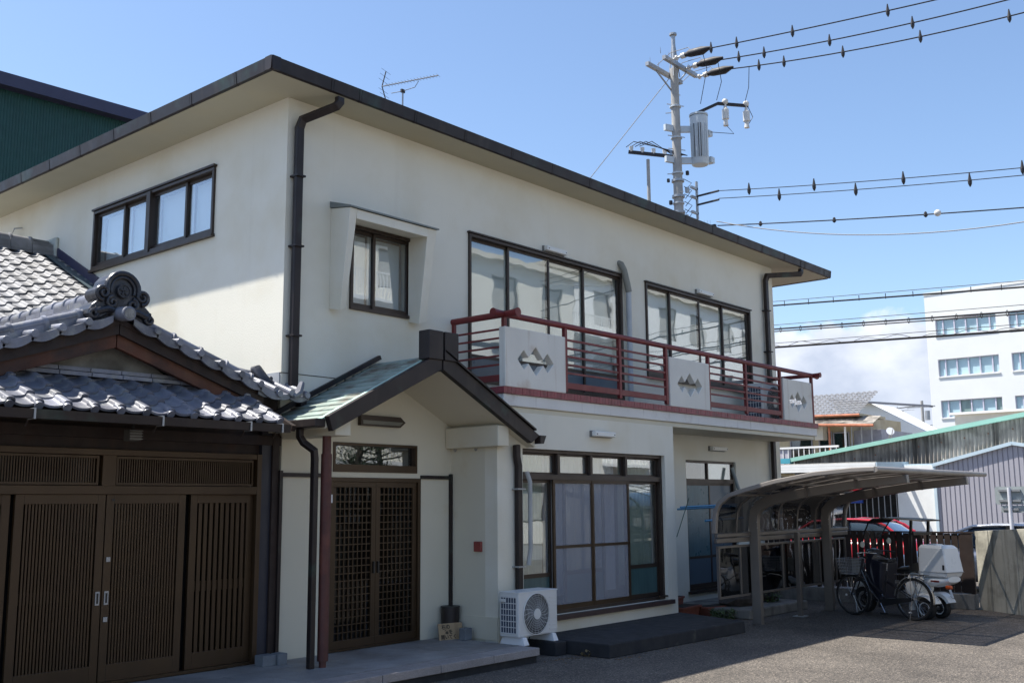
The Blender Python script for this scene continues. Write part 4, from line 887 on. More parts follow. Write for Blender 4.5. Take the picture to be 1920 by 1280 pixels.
# ================================================================= CARPORT
cp = thing('cycle_shelter', 'taupe aluminium cycle carport with curved smoked roof panels', 'carport', (8.5, -1.8, 0))
prof = [(-1.742, 1.30), (-1.755, 1.45), (-1.775, 1.60), (-1.835, 1.71), (-1.99, 1.82), (-2.28, 1.90), (-2.68, 1.995), (-3.25, 2.085), (-3.77, 2.125), (-4.06, 2.128)]
XA, XB = 6.08, 10.45
def strip(x, wd, h, dz=0.): return MB().beam([(x, y, z+dz) for y, z in prof], wd, h, (1, 0, 0))
for x, lab in ((XA, 'near edge frame'), (XB, 'far edge frame')): MB().beam([(x, y, z) for y, z in prof], .06, .07, (1, 0, 0)).build('edge_frame', edgem, cp, bevel=.01)
MB().tube([(XA-.03, -4.06, 2.125), (XB+.03, -4.06, 2.125)], .038, 10).build('front_gutter', edgem, cp, smooth=True)
ribs = [6.70, 7.33, 7.99, 8.64, 9.30, 9.96]
for x in ribs: MB().beam([(x, y+.012, z-.012) for y, z in prof], .030, .035, (1, 0, 0)).build('rib', ribm, cp)
xs = [XA]+ribs+[XB]
for a, b in zip(xs[:-1], xs[1:]):
    m = MB(); n = len(prof)
    m.add([(a+.02, y, z) for y, z in prof]+[(b-.02, y, z) for y, z in prof], [(i, i+1, n+i+1, n+i) for i in range(n-1)])
    o = m.build('roof_panel', poly, cp, smooth=True)
for y, z in ((-2.68, 1.97), (-3.4, 2.065), (-2.1, 1.83)): MB().box(XA, XB, y-.015, y+.015, z-.02, z+.004).build('purlin', ribm, cp)
MB().box(XA-.02, XB+.02, -1.79, -1.735, 1.165, 1.235).build('back_beam', ribm, cp, bevel=.01); MB().box(XA-.02, XB+.02, -1.80, -1.745, 1.24, 1.30).build('back_beam', ribm, cp, bevel=.012)
for px in (7.06, 9.50):
    pts = [(-1.84, 0), (-1.84, 1.46), (-1.86, 1.58), (-1.95, 1.68), (-2.12, 1.755), (-2.4, 1.81), (-2.7, 1.86), (-3.3, 1.945), (-3.7, 1.985), (-4.10, 2.02)]
    wd = [.14, .14, .145, .15, .15, .145, .135, .125, .12, .11]
    rings = []
    for i, (y, z) in enumerate(pts):
        a = pts[max(i-1, 0)]; b = pts[min(i+1, len(pts)-1)]; d = Vector((b[0]-a[0], b[1]-a[1])).normalized(); nn = Vector((-d.y, d.x))*wd[i]/2
        rings.append([(px-.045, y+nn.x, z+nn.y), (px+.045, y+nn.x, z+nn.y), (px+.045, y-nn.x, z-nn.y), (px-.045, y-nn.x, z-nn.y)])
    p = MB().loft(rings).build('post', mk('carport_post_aluminium', (.19, .17, .15), .42, metal=.3, var=.08), cp, smooth=True, bevel=.008)  # rib aluminium lightened so the arms look sunlit
    for y in (-2.68, -3.4): MB().box(px-.055, px+.055, y-.02, y+.02, (1.79 if y > -3 else 1.89), (1.93 if y > -3 else 2.03)).build('clamp', ribm, p)
    for z in (1.36, 1.44): MB().tube([(px-.047, -1.905, z), (px-.05, -1.905, z)], .007, 6).build('bolt', steel, p)
MB().box(8.33, 8.40, -1.90, -1.83, 0, 1.26).build('prop', ribm, cp, bevel=.005, label='thin middle prop'); MB().box(8.27, 8.46, -1.95, -1.78, 0, .012).build('base_plate', steel, cp)
lp = frame_box(MB(FY(-1.75)), XA+.04, XB-.04, .41, 1.125, .03, -.02, .02).build('lower_screen', ribm, cp)
lx = [XA+.07, 6.75, 7.33, 8.07, 8.71, 9.39, 10.0, XB-.07]
for a, b in zip(lx[:-1], lx[1:]):
    MB().box(a+.012, b-.012, -1.753, -1.747, .44, 1.095).build('screen_panel', poly, lp)
    MB().box(b-.014, b+.014, -1.768, -1.732, .44, 1.095).build('upright', ribm, lp)

# ================================================================= FENCE, CONCRETE WALL
fn = thing('board_fence', 'dark brown vertical board fence along the street behind the carport', 'fence', (10.95, -1.5, .24))
base = None
y = .6; k = 0
while y > -3.45:
    if base is None: base = MB().box(10.935, 10.955, y-.094, y, .262, 1.195).build('board', fencem, fn); b0 = WORLD[base.name]; y0_ = y
    else: inst(base, 'board', fn, b0+Vector((rnd.uniform(-.002, .002), y-y0_, rnd.uniform(-.004, .004))))
    y -= .1125
for z in (.36, 1.10): MB().box(10.957, 10.985, -3.66, .62, z, z+.06).build('rail', fencem, fn)
MB().box(10.925, 10.99, -3.68, .62, 1.197, 1.222).build('cap', fencem, fn)
for yy in (.55, -1.0, -2.45, -3.62): MB().box(10.956, 11.01, yy-.03, yy+.03, .235, 1.20).build('post', fencem, fn)
MB().box(10.93, 10.96, -3.66, -3.48, .25, 1.195).build('board', fencem, fn)
cw = thing('concrete_wall', 'pale board-marked concrete wall at the right edge of the parking lot', 'wall', (10.6, -4.1, 0))
def seg(a, b, za, zb, th=.15):
    a, b = Vector(a), Vector(b); d = (b-a).normalized(); n = Vector((-d.y, d.x)); n = n if n.x > 0 else -n
    p = [a, b, b+n*th, a+n*th]
    return MB().loft([[(q.x, q.y, 0) for q in p], [(p[0].x, p[0].y, za), (p[1].x, p[1].y, zb), (p[2].x, p[2].y, zb), (p[3].x, p[3].y, za)]])
ca, cb_, c2 = Vector((10.96, -3.70)), Vector((9.63, -5.70)), Vector((8.2, -7.6))
for i in range(8):
    p = ca.lerp(cb_, i/8); q = ca.lerp(cb_, (i+1)/8); off = (i % 2)*.004; d = (q-p).normalized(); n = Vector((-d.y, d.x)); n = n if n.x > 0 else -n
    seg(p+n*off, q+n*off-d*.006, 1.232+i*.018, 1.232+(i+1)*.018).build('wall_panel', concw, cw, bevel=.004)

# ================================================================= BICYCLE AND TRICYCLE
def axis_T(p0, p1):
    p0, p1 = Vector(p0), Vector(p1); d = (p1-p0).normalized(); n = Vector((-d.y, d.x))
    if n.x > 0: n = -n
    return lambda u, v, z: (p0.x+d.x*u+n.x*v, p0.y+d.y*u+n.y*v, z)      # v > 0: towards the camera side
bk = thing('bicycle', 'black city bicycle with front basket and rear rack parked in front of the white tricycle', 'bicycle', (9.05, -2.42, 0))
T = axis_T((9.05, -2.42), (8.81, -3.42))
def circ(cu, cz, r, n=40, v=0., a0=0, a1=360): return [(cu+r*math.cos(R(a0+(a1-a0)*i/n)), v, cz+r*math.sin(R(a0+(a1-a0)*i/n))) for i in range(n+1)]
WR = .305
for cu in (0, 1.05):
    wh = MB(T).tube(circ(cu, WR, WR-.014), .016, 8, False).build('wheel', rubber, bk, smooth=True)
    MB(T).tube(circ(cu, WR, WR-.036), .009, 6, False).build('rim', chrome, wh, smooth=True)
    sp = MB(T)
    for k in range(28):
        a = 2*math.pi*k/28; sp.tube([(cu+.018*math.cos(a+.9), (.02 if k % 2 else -.02), WR+.018*math.sin(a+.9)), (cu+(WR-.036)*math.cos(a), 0, WR+(WR-.036)*math.sin(a))], .0012, 3, False)
    sp.build('spokes', chrome, wh); MB(T).tube([(cu, -.045, WR), (cu, .045, WR)], .02, 10).build('hub', chrome, wh, smooth=True)
def arcband(cu, cz, r, a0, a1, wd, nm, mat, parent, n=24):
    m = MB(T); v = []; f = []
    for i in range(n+1):
        a = R(a0+(a1-a0)*i/n); v += [(cu+r*math.cos(a), -wd/2, cz+r*math.sin(a)), (cu+(r+.008)*math.cos(a), 0, cz+(r+.008)*math.sin(a)), (cu+r*math.cos(a), wd/2, cz+r*math.sin(a)), (cu+(r-.004)*math.cos(a), 0, cz+(r-.004)*math.sin(a))]
    for i in range(n):
        for j in range(4): f.append((4*i+j, 4*i+(j+1) % 4, 4*i+4+(j+1) % 4, 4*i+4+j))
    return m.add(v, f).build(nm, mat, parent, smooth=True)
arcband(0, WR, WR+.018, -35, 100, .045, 'front_mudguard', chrome, bk); arcband(1.05, WR, WR+.020, -10, 175, .048, 'rear_mudguard', chrome, bk)
fr = MB(T)
fr.tube([(.215, 0, .86), (.165, 0, .66)], .020, 8); fr.tube([(.175, 0, .70), (.30, 0, .42), (.44, 0, .26), (.53, 0, .215)], .018, 8); fr.tube([(.19, 0, .74), (.34, 0, .50), (.48, 0, .38), (.575, 0, .36)], .015, 8)
fr.tube([(.53, 0, .215), (.60, 0, .56), (.625, 0, .70)], .016, 8)
for v in (-.05, .05):
    fr.tube([(.53, v*.4, .215), (1.05, v, WR)], .009, 6); fr.tube([(.595, v*.4, .54), (1.05, v, WR)], .008, 6)
    fr.tube([(.165, v*.3, .655), (.13, v, .58), (.05, v, .40), (0, v, WR)], .011, 6)
fr.build('frame', mk('black_enamel', (.012, .012, .016), .3, coat=.5), bk, smooth=True)
MB(T).tube([(.215, 0, .84), (.235, 0, .93), (.20, 0, .945)], .012, 8).build('stem', chrome, bk, smooth=True)
MB(T).tube([(.42, -.25, .90), (.30, -.24, .93), (.21, -.12, .94), (.20, 0, .945), (.21, .12, .94), (.30, .24, .93), (.42, .25, .90)], .010, 8).build('handlebar', chrome, bk, smooth=True)
for s in (-1, 1): MB(T).tube([(.36, s*.246, .915), (.46, s*.252, .885)], .016, 8).build('grip', black, bk, smooth=True); MB(T).tube([(.28, s*.235, .93), (.30, s*.20, .89), (.37, s*.20, .875)], .006, 5).build('brake_lever', chrome, bk)
MB(T).tube([(.615, 0, .66), (.635, 0, .80)], .012, 8).build('seat_post', chrome, bk, smooth=True)
MB(T).loft([[(.48, -.015, .835), (.48, .015, .835), (.48, .015, .855), (.48, -.015, .855)], [(.58, -.035, .82), (.58, .035, .82), (.58, .035, .865), (.58, -.035, .865)], [(.70, -.085, .81), (.70, .085, .81), (.70, .085, .875), (.70, -.085, .875)], [(.755, -.06, .83), (.755, .06, .83), (.755, .06, .88), (.755, -.06, .88)]]).build('saddle', black, bk, smooth=True, bevel=.012)
bsk = MB(T)
lo_, hi_ = [(-.12, -.12), (.10, -.12), (.10, .12), (-.12, .12)], [(-.17, -.17), (.13, -.17), (.13, .17), (-.17, .17)]
for j in range(6):
    t = j/5; pts = [(a[0]+(b[0]-a[0])*t, a[1]+(b[1]-a[1])*t, .62+.23*t) for a, b in zip(lo_, hi_)]; bsk.tube(pts+[pts[0]], .004 if j == 5 else .002, 4, False)
for e in range(4):
    for k in range(9):
        t = k/9; P = lambda q, z: (q[e][0]+(q[(e+1) % 4][0]-q[e][0])*t, q[e][1]+(q[(e+1) % 4][1]-q[e][1])*t, z); bsk.tube([P(lo_, .62), P(hi_, .85)], .0018, 3, False)
for k in range(1, 8): bsk.tube([(-.12+.22*k/8, -.12, .62), (-.12+.22*k/8, .12, .62)], .0018, 3, False)
bsk.build('basket', steel, bk)
rk = MB(T)
for v in (-.06, -.02, .02, .06): rk.tube([(.78, v, .655), (1.28, v, .655)], .006, 6)
for u in (.80, .95, 1.1, 1.27): rk.tube([(u, -.06, .655), (u, .06, .655)], .005, 6)
for v in (-.065, .065): rk.tube([(1.05, v, .655), (1.05, v, WR)], .005, 5); rk.tube([(1.22, v, .655), (1.05, v, WR)], .005, 5)
rk.build('rear_rack', chrome, bk)
MB(T).tube([(.53, -.07, .215), (.53, .07, .215)], .018, 10).build('crank_axle', chrome, bk); MB(T).tube([(.53, .035, .215), (.53, .04, .215)], .075, 24).build('chainring', chrome, bk)
MB(T).tube([(.53, .07, .215), (.60, .075, .085)], .008, 6).build('crank', chrome, bk); MB(T).box(.56, .65, .08, .14, .065, .09).build('pedal', black, bk); MB(T).tube([(.53, -.07, .215), (.46, -.075, .34)], .008, 6).build('crank', chrome, bk); MB(T).box(.42, .50, -.14, -.08, .33, .355).build('pedal', black, bk)
MB(T).prism([(.50, .17), (1.06, .27), (1.08, .34), (.50, .27)], 'y', .045, .052).build('chain_guard', black, bk) if False else MB(T).add([(.48, .05, .16), (1.05, .05, .275), (1.06, .05, .33), (.50, .05, .28), (.48, .058, .16), (1.05, .058, .275), (1.06, .058, .33), (.50, .058, .28)], [(0, 1, 2, 3), (7, 6, 5, 4), (0, 4, 5, 1), (1, 5, 6, 2), (2, 6, 7, 3), (3, 7, 4, 0)]).build('chain_guard', black, bk)
MB(T).tube([(1.05, .06, WR-.02), (1.03, .11, .01)], .007, 6).build('kickstand', chrome, bk); MB(T).sphere((1.04, .10, .12), .03, 8, 6, .5).build('stand_lock', steel, bk, smooth=True)
MB(T).box(.80, .87, .05, .075, .52, .57).build('wheel_lock', chrome, bk); MB(T).sphere((-.10, .03, .30), .018, 8, 6).build('reflector', white, bk)

tk = thing('delivery_tricycle', 'white three-wheeled delivery scooter with canopy, windscreen and large white rear box', 'delivery scooter', (9.61, -2.39, 0))
T = axis_T((9.61, -2.39), (9.21, -3.61))
def wheel3(u, v, r, wd, par, rimc=steel, nm='wheel'):
    n = 28; prof_ = [(r*.62, -wd/2), (r*.90, -wd/2), (r, -wd*.3), (r, wd*.3), (r*.90, wd/2), (r*.62, wd/2)]; rings = []
    for i in range(n): a = 2*math.pi*i/n; rings.append([(u+q[0]*math.cos(a), v+q[1], r+q[0]*math.sin(a)) for q in prof_])
    m = MB(T); m.loft(rings+[rings[0]], caps=False); w_ = m.build(nm, rubber, par, smooth=True)
    MB(T).tube([(u, v-wd*.40, r), (u, v+wd*.40, r)], [r*.64, r*.64], 24).build('rim', rimc, w_, smooth=True)
    for q, dd in ((.5, .44), (.36, .47), (.2, .52)): MB(T).tube([(u, v+wd*.40, r), (u, v+wd*dd, r)], [r*q*1.05, r*q], 24).build('rim_ring', chrome if q != .36 else black, w_, smooth=True)
    return w_
wheel3(.0, 0, .20, .08, tk); wheel3(1.24, .165, .155, .10, tk, white); wheel3(1.24, -.165, .155, .11, tk, white)
def loft_body(secs, nm, mat, par, bev=0., sup=2.6, n=20):   # secs: (u, half width, z0, z1)
    rings = []
    for u, hw, z0, z1 in secs:
        c = (z0+z1)/2; h = (z1-z0)/2; rings.append([(u, hw*math.copysign(abs(math.cos(2*math.pi*k/n))**(2/sup), math.cos(2*math.pi*k/n)), c+h*math.copysign(abs(math.sin(2*math.pi*k/n))**(2/sup), math.sin(2*math.pi*k/n))) for k in range(n)])
    return MB(T).loft(rings).build(nm, mat, par, smooth=True)
loft_body([(-.22, .03, .36, .40), (-.14, .055, .37, .46), (0, .07, .39, .50), (.14, .075, .30, .48), (.20, .06, .24, .40)], 'front_mudguard', skinw, tk)
for s in (-1, 1): MB(T).tube([(0, s*.06, .20), (.10, s*.055, .50), (.14, s*.05, .62)], .016, 8).build('fork', black, tk, smooth=True)
loft_body([(.12, .06, .5, .88), (.20, .20, .34, .94), (.30, .22, .22, .92), (.36, .20, .2, .60)], 'leg_shield', navy, tk)
MB(T).loft([[(.30, -.20, .20), (.30, .20, .20), (.30, .20, .84), (.30, -.20, .84)], [(.44, -.21, .18), (.44, .21, .18), (.50, .19, .80), (.50, -.19, .80)]]).build('apron', navy, tk, bevel=.03)
loft_body([(.36, .20, .17, .24), (.9, .20, .17, .25), (1.12, .16, .18, .30)], 'floor_board', mk('grey_floorboard', (.22, .23, .25), .4), tk)
loft_body([(.84, .10, .24, .50), (.92, .15, .22, .66), (1.02, .16, .24, .62), (1.15, .16, .34, .60)], 'seat_base', skinw, tk)
loft_body([(.70, .09, .66, .71), (.78, .13, .65, .745), (.92, .14, .66, .76), (.98, .10, .68, .80)], 'seat', black, tk)
# rear tail: bodywork, box, fenders
loft_body([(.92, .12, .44, .58), (1.05, .16, .47, .62), (1.40, .185, .47, .63), (1.58, .17, .52, .63), (1.63, .14, .55, .63)], 'tail_body', skinw, tk)
MB(T).loft([[(1.19, -.18, .62), (1.19, .18, .62), (1.62, .18, .62), (1.62, -.18, .62)], [(1.18, -.19, .70), (1.18, .19, .70), (1.66, .19, .70), (1.66, -.19, .70)], [(1.18, -.185, 1.04), (1.18, .185, 1.04), (1.60, .175, 1.03), (1.60, -.175, 1.03)], [(1.21, -.16, 1.085), (1.21, .16, 1.085), (1.55, .15, 1.075), (1.55, -.15, 1.075)]]).build('cargo_box', skinw, tk, bevel=.018)
MB(T).box(1.26, 1.42, -.07, .07, 1.073, 1.092).build('box_handle', skinw, tk, bevel=.006); MB(T).box(1.175, 1.665, -.193, .193, .688, .694).build('box_seam', mk('seam_grey', (.2, .21, .22), .6), tk)
MB(T).box(1.58, 1.61, .178, .194, .73, .80).build('latch', black, tk); MB(T).box(1.15, 1.19, -.16, .16, .64, .9).build('box_back', skinw, tk, bevel=.01)
for v in (.165, -.165):
    m = MB(T); n = 14; vv = []; f = []
    for i in range(n+1):
        a = R(190-165*i/n); r0 = .205+.02*math.sin(math.pi*i/n)
        vv += [(1.24+r0*math.cos(a)*1.12, v-.085, .155+r0*math.sin(a)), (1.24+r0*math.cos(a)*1.12, v+.085, .155+r0*math.sin(a)), (1.24+(r0-.03)*math.cos(a)*1.1, v+.095, .155+(r0-.045)*math.sin(a)), (1.24+(r0-.03)*math.cos(a)*1.1, v-.095, .155+(r0-.03)*math.sin(a))]
    for i in range(n):
        for j in range(4): f.append((4*i+j, 4*i+(j+1) % 4, 4*i+4+(j+1) % 4, 4*i+4+j))
    m.add(vv, f+[(0, 1, 2, 3), (4*n, 4*n+1, 4*n+2, 4*n+3)]).build('rear_mudguard', skinw, tk, smooth=True)
    for k in range(3):
        a = R(38+k*6); MB(T).box(1.24+.255*math.cos(a)-.006, 1.24+.255*math.cos(a)+.006, v-.05, v-.02, .155+.228*math.sin(a), .155+.236*math.sin(a)).build('vent', black, tk)
MB(T).box(1.36, 1.50, .172, .184, .55, .575).build('side_reflector', mk('dark_red_lens', (.16, .02, .015), .3), tk)
loft_body([(1.60, .0, .47, .50), (1.61, .03, .46, .515), (1.68, .03, .46, .515), (1.70, .01, .47, .50)], 'tail_lamp', orangel, tk).location += Vector((T(0, .16, 0)[0]-T(0, 0, 0)[0], T(0, .16, 0)[1]-T(0, 0, 0)[1], 0))
MB(T).add([(1.64, .06, .34), (1.67, .14, .34), (1.62, .14, .45), (1.60, .06, .45), (1.645, .06, .34), (1.675, .14, .34), (1.625, .14, .45), (1.605, .06, .45)], [(0, 1, 2, 3), (7, 6, 5, 4), (0, 4, 5, 1), (1, 5, 6, 2), (2, 6, 7, 3), (3, 7, 4, 0)]).build('number_plate', mk('plate_pale', (.5, .56, .62), .5), tk)
# canopy and windscreen
cpr = [(.10, .97), (.16, 1.10), (.25, 1.27), (.34, 1.40), (.43, 1.452), (.60, 1.468), (.9, 1.462), (1.15, 1.448), (1.30, 1.435)]
m = MB(T); n = len(cpr); hw = [.17, .19, .22, .24, .25, .26, .26, .25, .22]
k0 = 4
m.add([(cpr[i][0], -hw[i], cpr[i][1]) for i in range(0, k0+1)]+[(cpr[i][0], hw[i], cpr[i][1]) for i in range(0, k0+1)], [(i, i+1, k0+2+i, k0+1+i) for i in range(k0)])
m.build('windscreen', clearp, tk, smooth=True)
for s in (-1, 1): MB(T).tube([(cpr[i][0], s*hw[i], cpr[i][1]) for i in range(k0+1)], .011, 6).build('screen_edge', black, tk, smooth=True)
rings = [[(cpr[i][0], -hw[i], cpr[i][1]-.012), (cpr[i][0], hw[i], cpr[i][1]-.012), (cpr[i][0], hw[i]*.95, cpr[i][1]+.006), (cpr[i][0], 0, cpr[i][1]+.014), (cpr[i][0], -hw[i]*.95, cpr[i][1]+.006)] for i in range(3, n)]
MB(T).loft(rings).build('canopy', black, tk, smooth=True)
for s in (-1, 1): MB(T).beam([(1.04, s*.19, .70), (1.08, s*.20, 1.25), (1.10, s*.20, 1.44)], .03, .035, (1, 0, 0)).build('canopy_post', black, tk)
MB(T).box(1.05, 1.14, -.21, .21, 1.22, 1.26).build('canopy_bar', black, tk)
MB(T).tube([(.36, -.30, .93), (.28, -.2, .95), (.24, 0, .95), (.28, .2, .95), (.36, .30, .93)], .012, 8).build('handlebar', black, tk, smooth=True)
for s, z in ((-1, 1.10), (1, 1.06)):
    MB(T).tube([(.27, s*.22, .95), (.25, s*.30, z-.03)], .006, 5).build('mirror_arm', black, tk); MB(T).tube([(.25, s*.31, z), (.262, s*.31, z)], .048, 14).build('mirror', mk('mirror_shell', (.50, .54, .50), .2), tk, smooth=True)
loft_body([(.05, .05, .68, .76), (.10, .09, .64, .80), (.18, .09, .64, .80)], 'headlamp', mk('headlamp', (.35, .36, .38), .15), tk)
loft_body([(.12, .10, .62, .98), (.2, .16, .60, 1.0), (.28, .14, .72, .98)], 'front_cowl', navy, tk)
MB(T).box(-.10, .05, .16, .165, .60, .82).build('paper_bag', mk('cloudy_plastic', (.24, .23, .2), .4, var=.3, vs=12), tk)

# ================================================================= CARS
def car(nm, lab, paint, xc, y0, ylen, dirn, hr, hw_, belt, extras=True):
    """car along Y, nose towards dirn; (s along the body from the nose)"""
    t = thing(nm, lab, 'car', (xc, y0, 0))
    P = lambda s, v, z: (xc+v, y0+(-dirn)*s if False else y0+s*dirn*-1, z)
    TT = lambda s, v, z: (xc+v, y0-dirn*s, z)
    L_ = ylen
    def ring(s, hw0, zb, zt, sup=3.2, n=24): 
        c, h = (zb+zt)/2, (zt-zb)/2
        return [(s, hw0*math.copysign(abs(math.cos(2*math.pi*k/n))**(2/sup), math.cos(2*math.pi*k/n)), c+h*math.copysign(abs(math.sin(2*math.pi*k/n))**(2/sup), math.sin(2*math.pi*k/n))) for k in range(n)]
    secs = [(0, hw_*.72, .30, belt*.62), (.04*L_, hw_*.88, .22, belt*.74), (.12*L_, hw_*.97, .18, belt*.86), (.26*L_, hw_, .17, belt*.97), (.34*L_, hw_, .17, belt), (.6*L_, hw_, .17, belt*1.01), (.85*L_, hw_*.98, .18, belt*1.0), (.96*L_, hw_*.9, .24, belt*.95), (L_, hw_*.75, .32, belt*.8)]
    MB(TT).loft([ring(*s) for s in secs]).build('body', paint, t, smooth=True)
    # cabin: glasshouse and roof
    cab = [(.24*L_, hw_*.80, belt*.93, belt*.97), (.34*L_, hw_*.78, belt*.9, belt+(hr-belt)*.62), (.42*L_, hw_*.76, belt*.9, hr-.04), (.52*L_, hw_*.76, belt*.9, hr-.012), (.66*L_, hw_*.75, belt*.9, hr-.02), (.80*L_, hw_*.73, belt*.9, hr-.07), (.90*L_, hw_*.72, belt*.9, belt+(hr-belt)*.45), (.96*L_, hw_*.70, belt*.88, belt*.97)]
    MB(TT).loft([ring(s, w0, zb, zt, 3.6) for s, w0, zb, zt in cab]).build('windows', mk('car_glass', (.035, .06, .09), .06, var=.05, coat=1.), t, smooth=True)
    # roof skin and pillars proud of the glass
    rsec = [(s, w0*1.0, zt-.05, zt+.008) for s, w0, zb, zt in cab[2:6]]; rsec = [(.385*L_, hw_*.70, hr-.10, hr-.07)]+rsec+[(.835*L_, hw_*.66, hr-.13, hr-.10)]
    MB(TT).loft([ring(*q, 3.0) for q in rsec]).build('roof', paint, t, smooth=True)
    for v in (-1, 1):
        MB(TT).tube([(.25*L_, v*hw_*.80, belt*.97), (.345*L_, v*hw_*.755, belt+(hr-belt)*.60), (.42*L_, v*hw_*.71, hr-.055), (.60*L_, v*hw_*.69, hr-.03), (.80*L_, v*hw_*.68, hr-.085), (.95*L_, v*hw_*.70, belt)], .030, 8).build('roof_rail', paint, t, smooth=True)
        MB(TT).box(.565*L_, .585*L_, *sorted((v*hw_*.70, v*hw_*.795)), belt*.97, hr-.06).build('door_pillar', mk('pillar_black', (.02, .02, .02), .3), t)
        for s in (.17*L_, .81*L_):
            w_ = MB(TT).tube([(s, v*(hw_-.17), .27), (s, v*(hw_-.005), .27)], .27, 24).build('wheel', rubber, t, smooth=True); MB(TT).tube([(s, v*(hw_-.01), .27), (s, v*(hw_+.004), .27)], .17, 20).build('hubcap', steel, w_, smooth=True)
        MB(TT).box(.31*L_, .335*L_, *sorted((v*hw_, v*(hw_+.14))), belt+.02, belt+.13).build('door_mirror', paint, t, bevel=.02)
        MB(TT).box(.01*L_, .06*L_, *sorted((v*hw_*.5, v*hw_*.82)), belt*.55, belt*.70).build('headlight', mk('headlamp', (.35, .36, .38), .15), t, bevel=.02)
    MB(TT).tube([(.78*L_, 0, hr-.05), (.83*L_, 0, hr+.05)], .006, 5).build('aerial', black, t)
    return t
car('parked_car', 'red hatchback parked behind the board fence', redcar, 17.0, -1.45, 3.8, -1, 1.34, .78, .93)
car('parked_car', 'silver car parked behind the concrete wall', silver, 14.7, -1.0, 4.1, 1, 1.29, .80, .86)

# ================================================================= BACKGROUND
wh = thing('corrugated_warehouse', 'weathered corrugated warehouse gable with a mint green roof edge', 'warehouse', (33.5, 2, 0))
def gline(y): return 3.42+(10.13-y)*(4.75-3.42)/(10.13-1.15)     # top edge, rises towards -Y
ypk = -9
m = MB(); v = []; n = int((10.1-ypk)/.03)
for i in range(n+1):
    y = 10.1-i*.03; x = 33.5+.035*math.cos(2*math.pi*y/.15); v += [(x, y, 0), (x, y, gline(y)-.10)]
m.add(v, [(2*i, 2*i+1, 2*i+3, 2*i+2) for i in range(n)]); m.build('corrugated_wall', asb, wh, smooth=True)
MB().add([(33.30, 10.2, gline(10.2)-.10), (33.30, ypk, gline(ypk)-.10), (33.30, ypk, gline(ypk)+.06), (33.30, 10.2, gline(10.2)+.06), (33.6, 10.2, gline(10.2)-.10), (33.6, ypk, gline(ypk)-.10), (33.6, ypk, gline(ypk)+.06), (33.6, 10.2, gline(10.2)+.06)],
         [(0, 1, 2, 3), (7, 6, 5, 4), (0, 4, 5, 1), (1, 5, 6, 2), (2, 6, 7, 3), (3, 7, 4, 0)]).build('roof_edge', mint, wh)
MB().box(33.28, 33.65, 10.2, 10.62, gline(10.6)-.10, gline(10.2)+.05).build('roof_edge', teal, wh, label='blue green end piece of the roof edge')
MB().add([(33.6, 10.2, gline(10.2)+.04), (33.6, ypk, gline(ypk)+.04), (60, ypk, gline(ypk)+.04), (60, 10.2, gline(10.2)+.04)], [(0, 1, 2, 3)]).build('roof', asb, wh)
MB().box(33.6, 60, 10.0, 10.1, 0, 3.3).build('side_wall', asb, wh)
for k in range(11): MB().tube([(33.44, 9.2-k*.85, gline(9.2-k*.85)-.45), (33.40, 9.2-k*.85, gline(9.2-k*.85)-.45)], .03, 6).build('fixing', mk('rust', (.16, .07, .04), .8), wh)
ls = thing('metal_clad_shed', 'lilac grey ribbed metal shed with pale blue edge trim', 'shed', (32, 0, 0))
def lg(y): return 2.96+(3.93-y)*(3.63-2.96)/(3.93-1.21) if y > 1.21 else 3.63-(1.21-y)*.20
m = MB(); ys_ = []; y = 3.93
while y > -9: ys_ += [(y, 0), (y-.008, .03), (y-.135, .03), (y-.143, 0)]; y -= .17
v = []
for y, dx in ys_: v += [(32-dx, y, 0), (32-dx, y, lg(y)-.02)]
m.add(v, [(2*i, 2*i+1, 2*i+3, 2*i+2) for i in range(len(ys_)-1)]).build('ribbed_wall', lilac, ls)
for a, b in ((3.98, 1.21), (1.21, -9)): MB().beam([(31.93, a, lg(a)+.02), (31.93, b, lg(b)+.02)], .16, .12).build('verge_trim', pblue, ls); MB().beam([(36, a, lg(a)+.0), (36, b, lg(b)+.0)], 8, .04).build('roof', pblue, ls)
MB().box(31.90, 31.98, 3.88, 3.98, 0, 2.96).build('corner_trim', pblue, ls)
gar = thing('white_garage', 'low white garage with flat fascia roof and barred dark opening', 'garage', (32, 7, 0))
MB().box(32, 32.2, 3.99, 5.35, 0, 2.98).build('wall', bgwhite, gar); MB().box(32.02, 32.25, 3.99, 5.35, 2.86, 3.04).build('gutter', pblue, gar)
MB().box(32.5, 40, 3.99, 11, 0, 2.7).build('back_room', dark, gar)
MB().box(30.5, 32.4, 5.5, 9.9, 2.80, 2.86).build('ceiling', dark, gar)
for k in range(3): MB().box(30.44, 30.5, 5.51, 9.9, 2.79+k*.10, 2.885+k*.10).build('fascia_board', bgwhite, gar)
MB().add([(30.45, 5.50, 2.79), (32.4, 5.05, 2.84), (32.4, 5.05, 3.14), (30.45, 5.50, 3.09), (30.45, 5.46, 2.79), (32.4, 5.01, 2.84), (32.4, 5.01, 3.14), (30.45, 5.46, 3.09)], [(0, 1, 2, 3), (7, 6, 5, 4), (0, 4, 5, 1), (1, 5, 6, 2), (2, 6, 7, 3), (3, 7, 4, 0)]).build('fascia_end', pblue, gar)
MB().box(30.5, 32.6, 5.5, 9.9, 3.085, 3.12).build('roof', mk('roofing_grit', (.34, .33, .30), .9, var=.2, fine=.2), gar)
for k in range(13): MB().box(32.3, 32.34, 5.5+k*.23, 5.53+k*.23, 0, 2.8).build('bar', steel, gar)
bz = tag(MB().box(32.1, 32.2, 6.75, 7.35, 1.62, 1.98).build('blue_notice', bluesign), 'small blue notice on the bars of the white garage', 'sign')
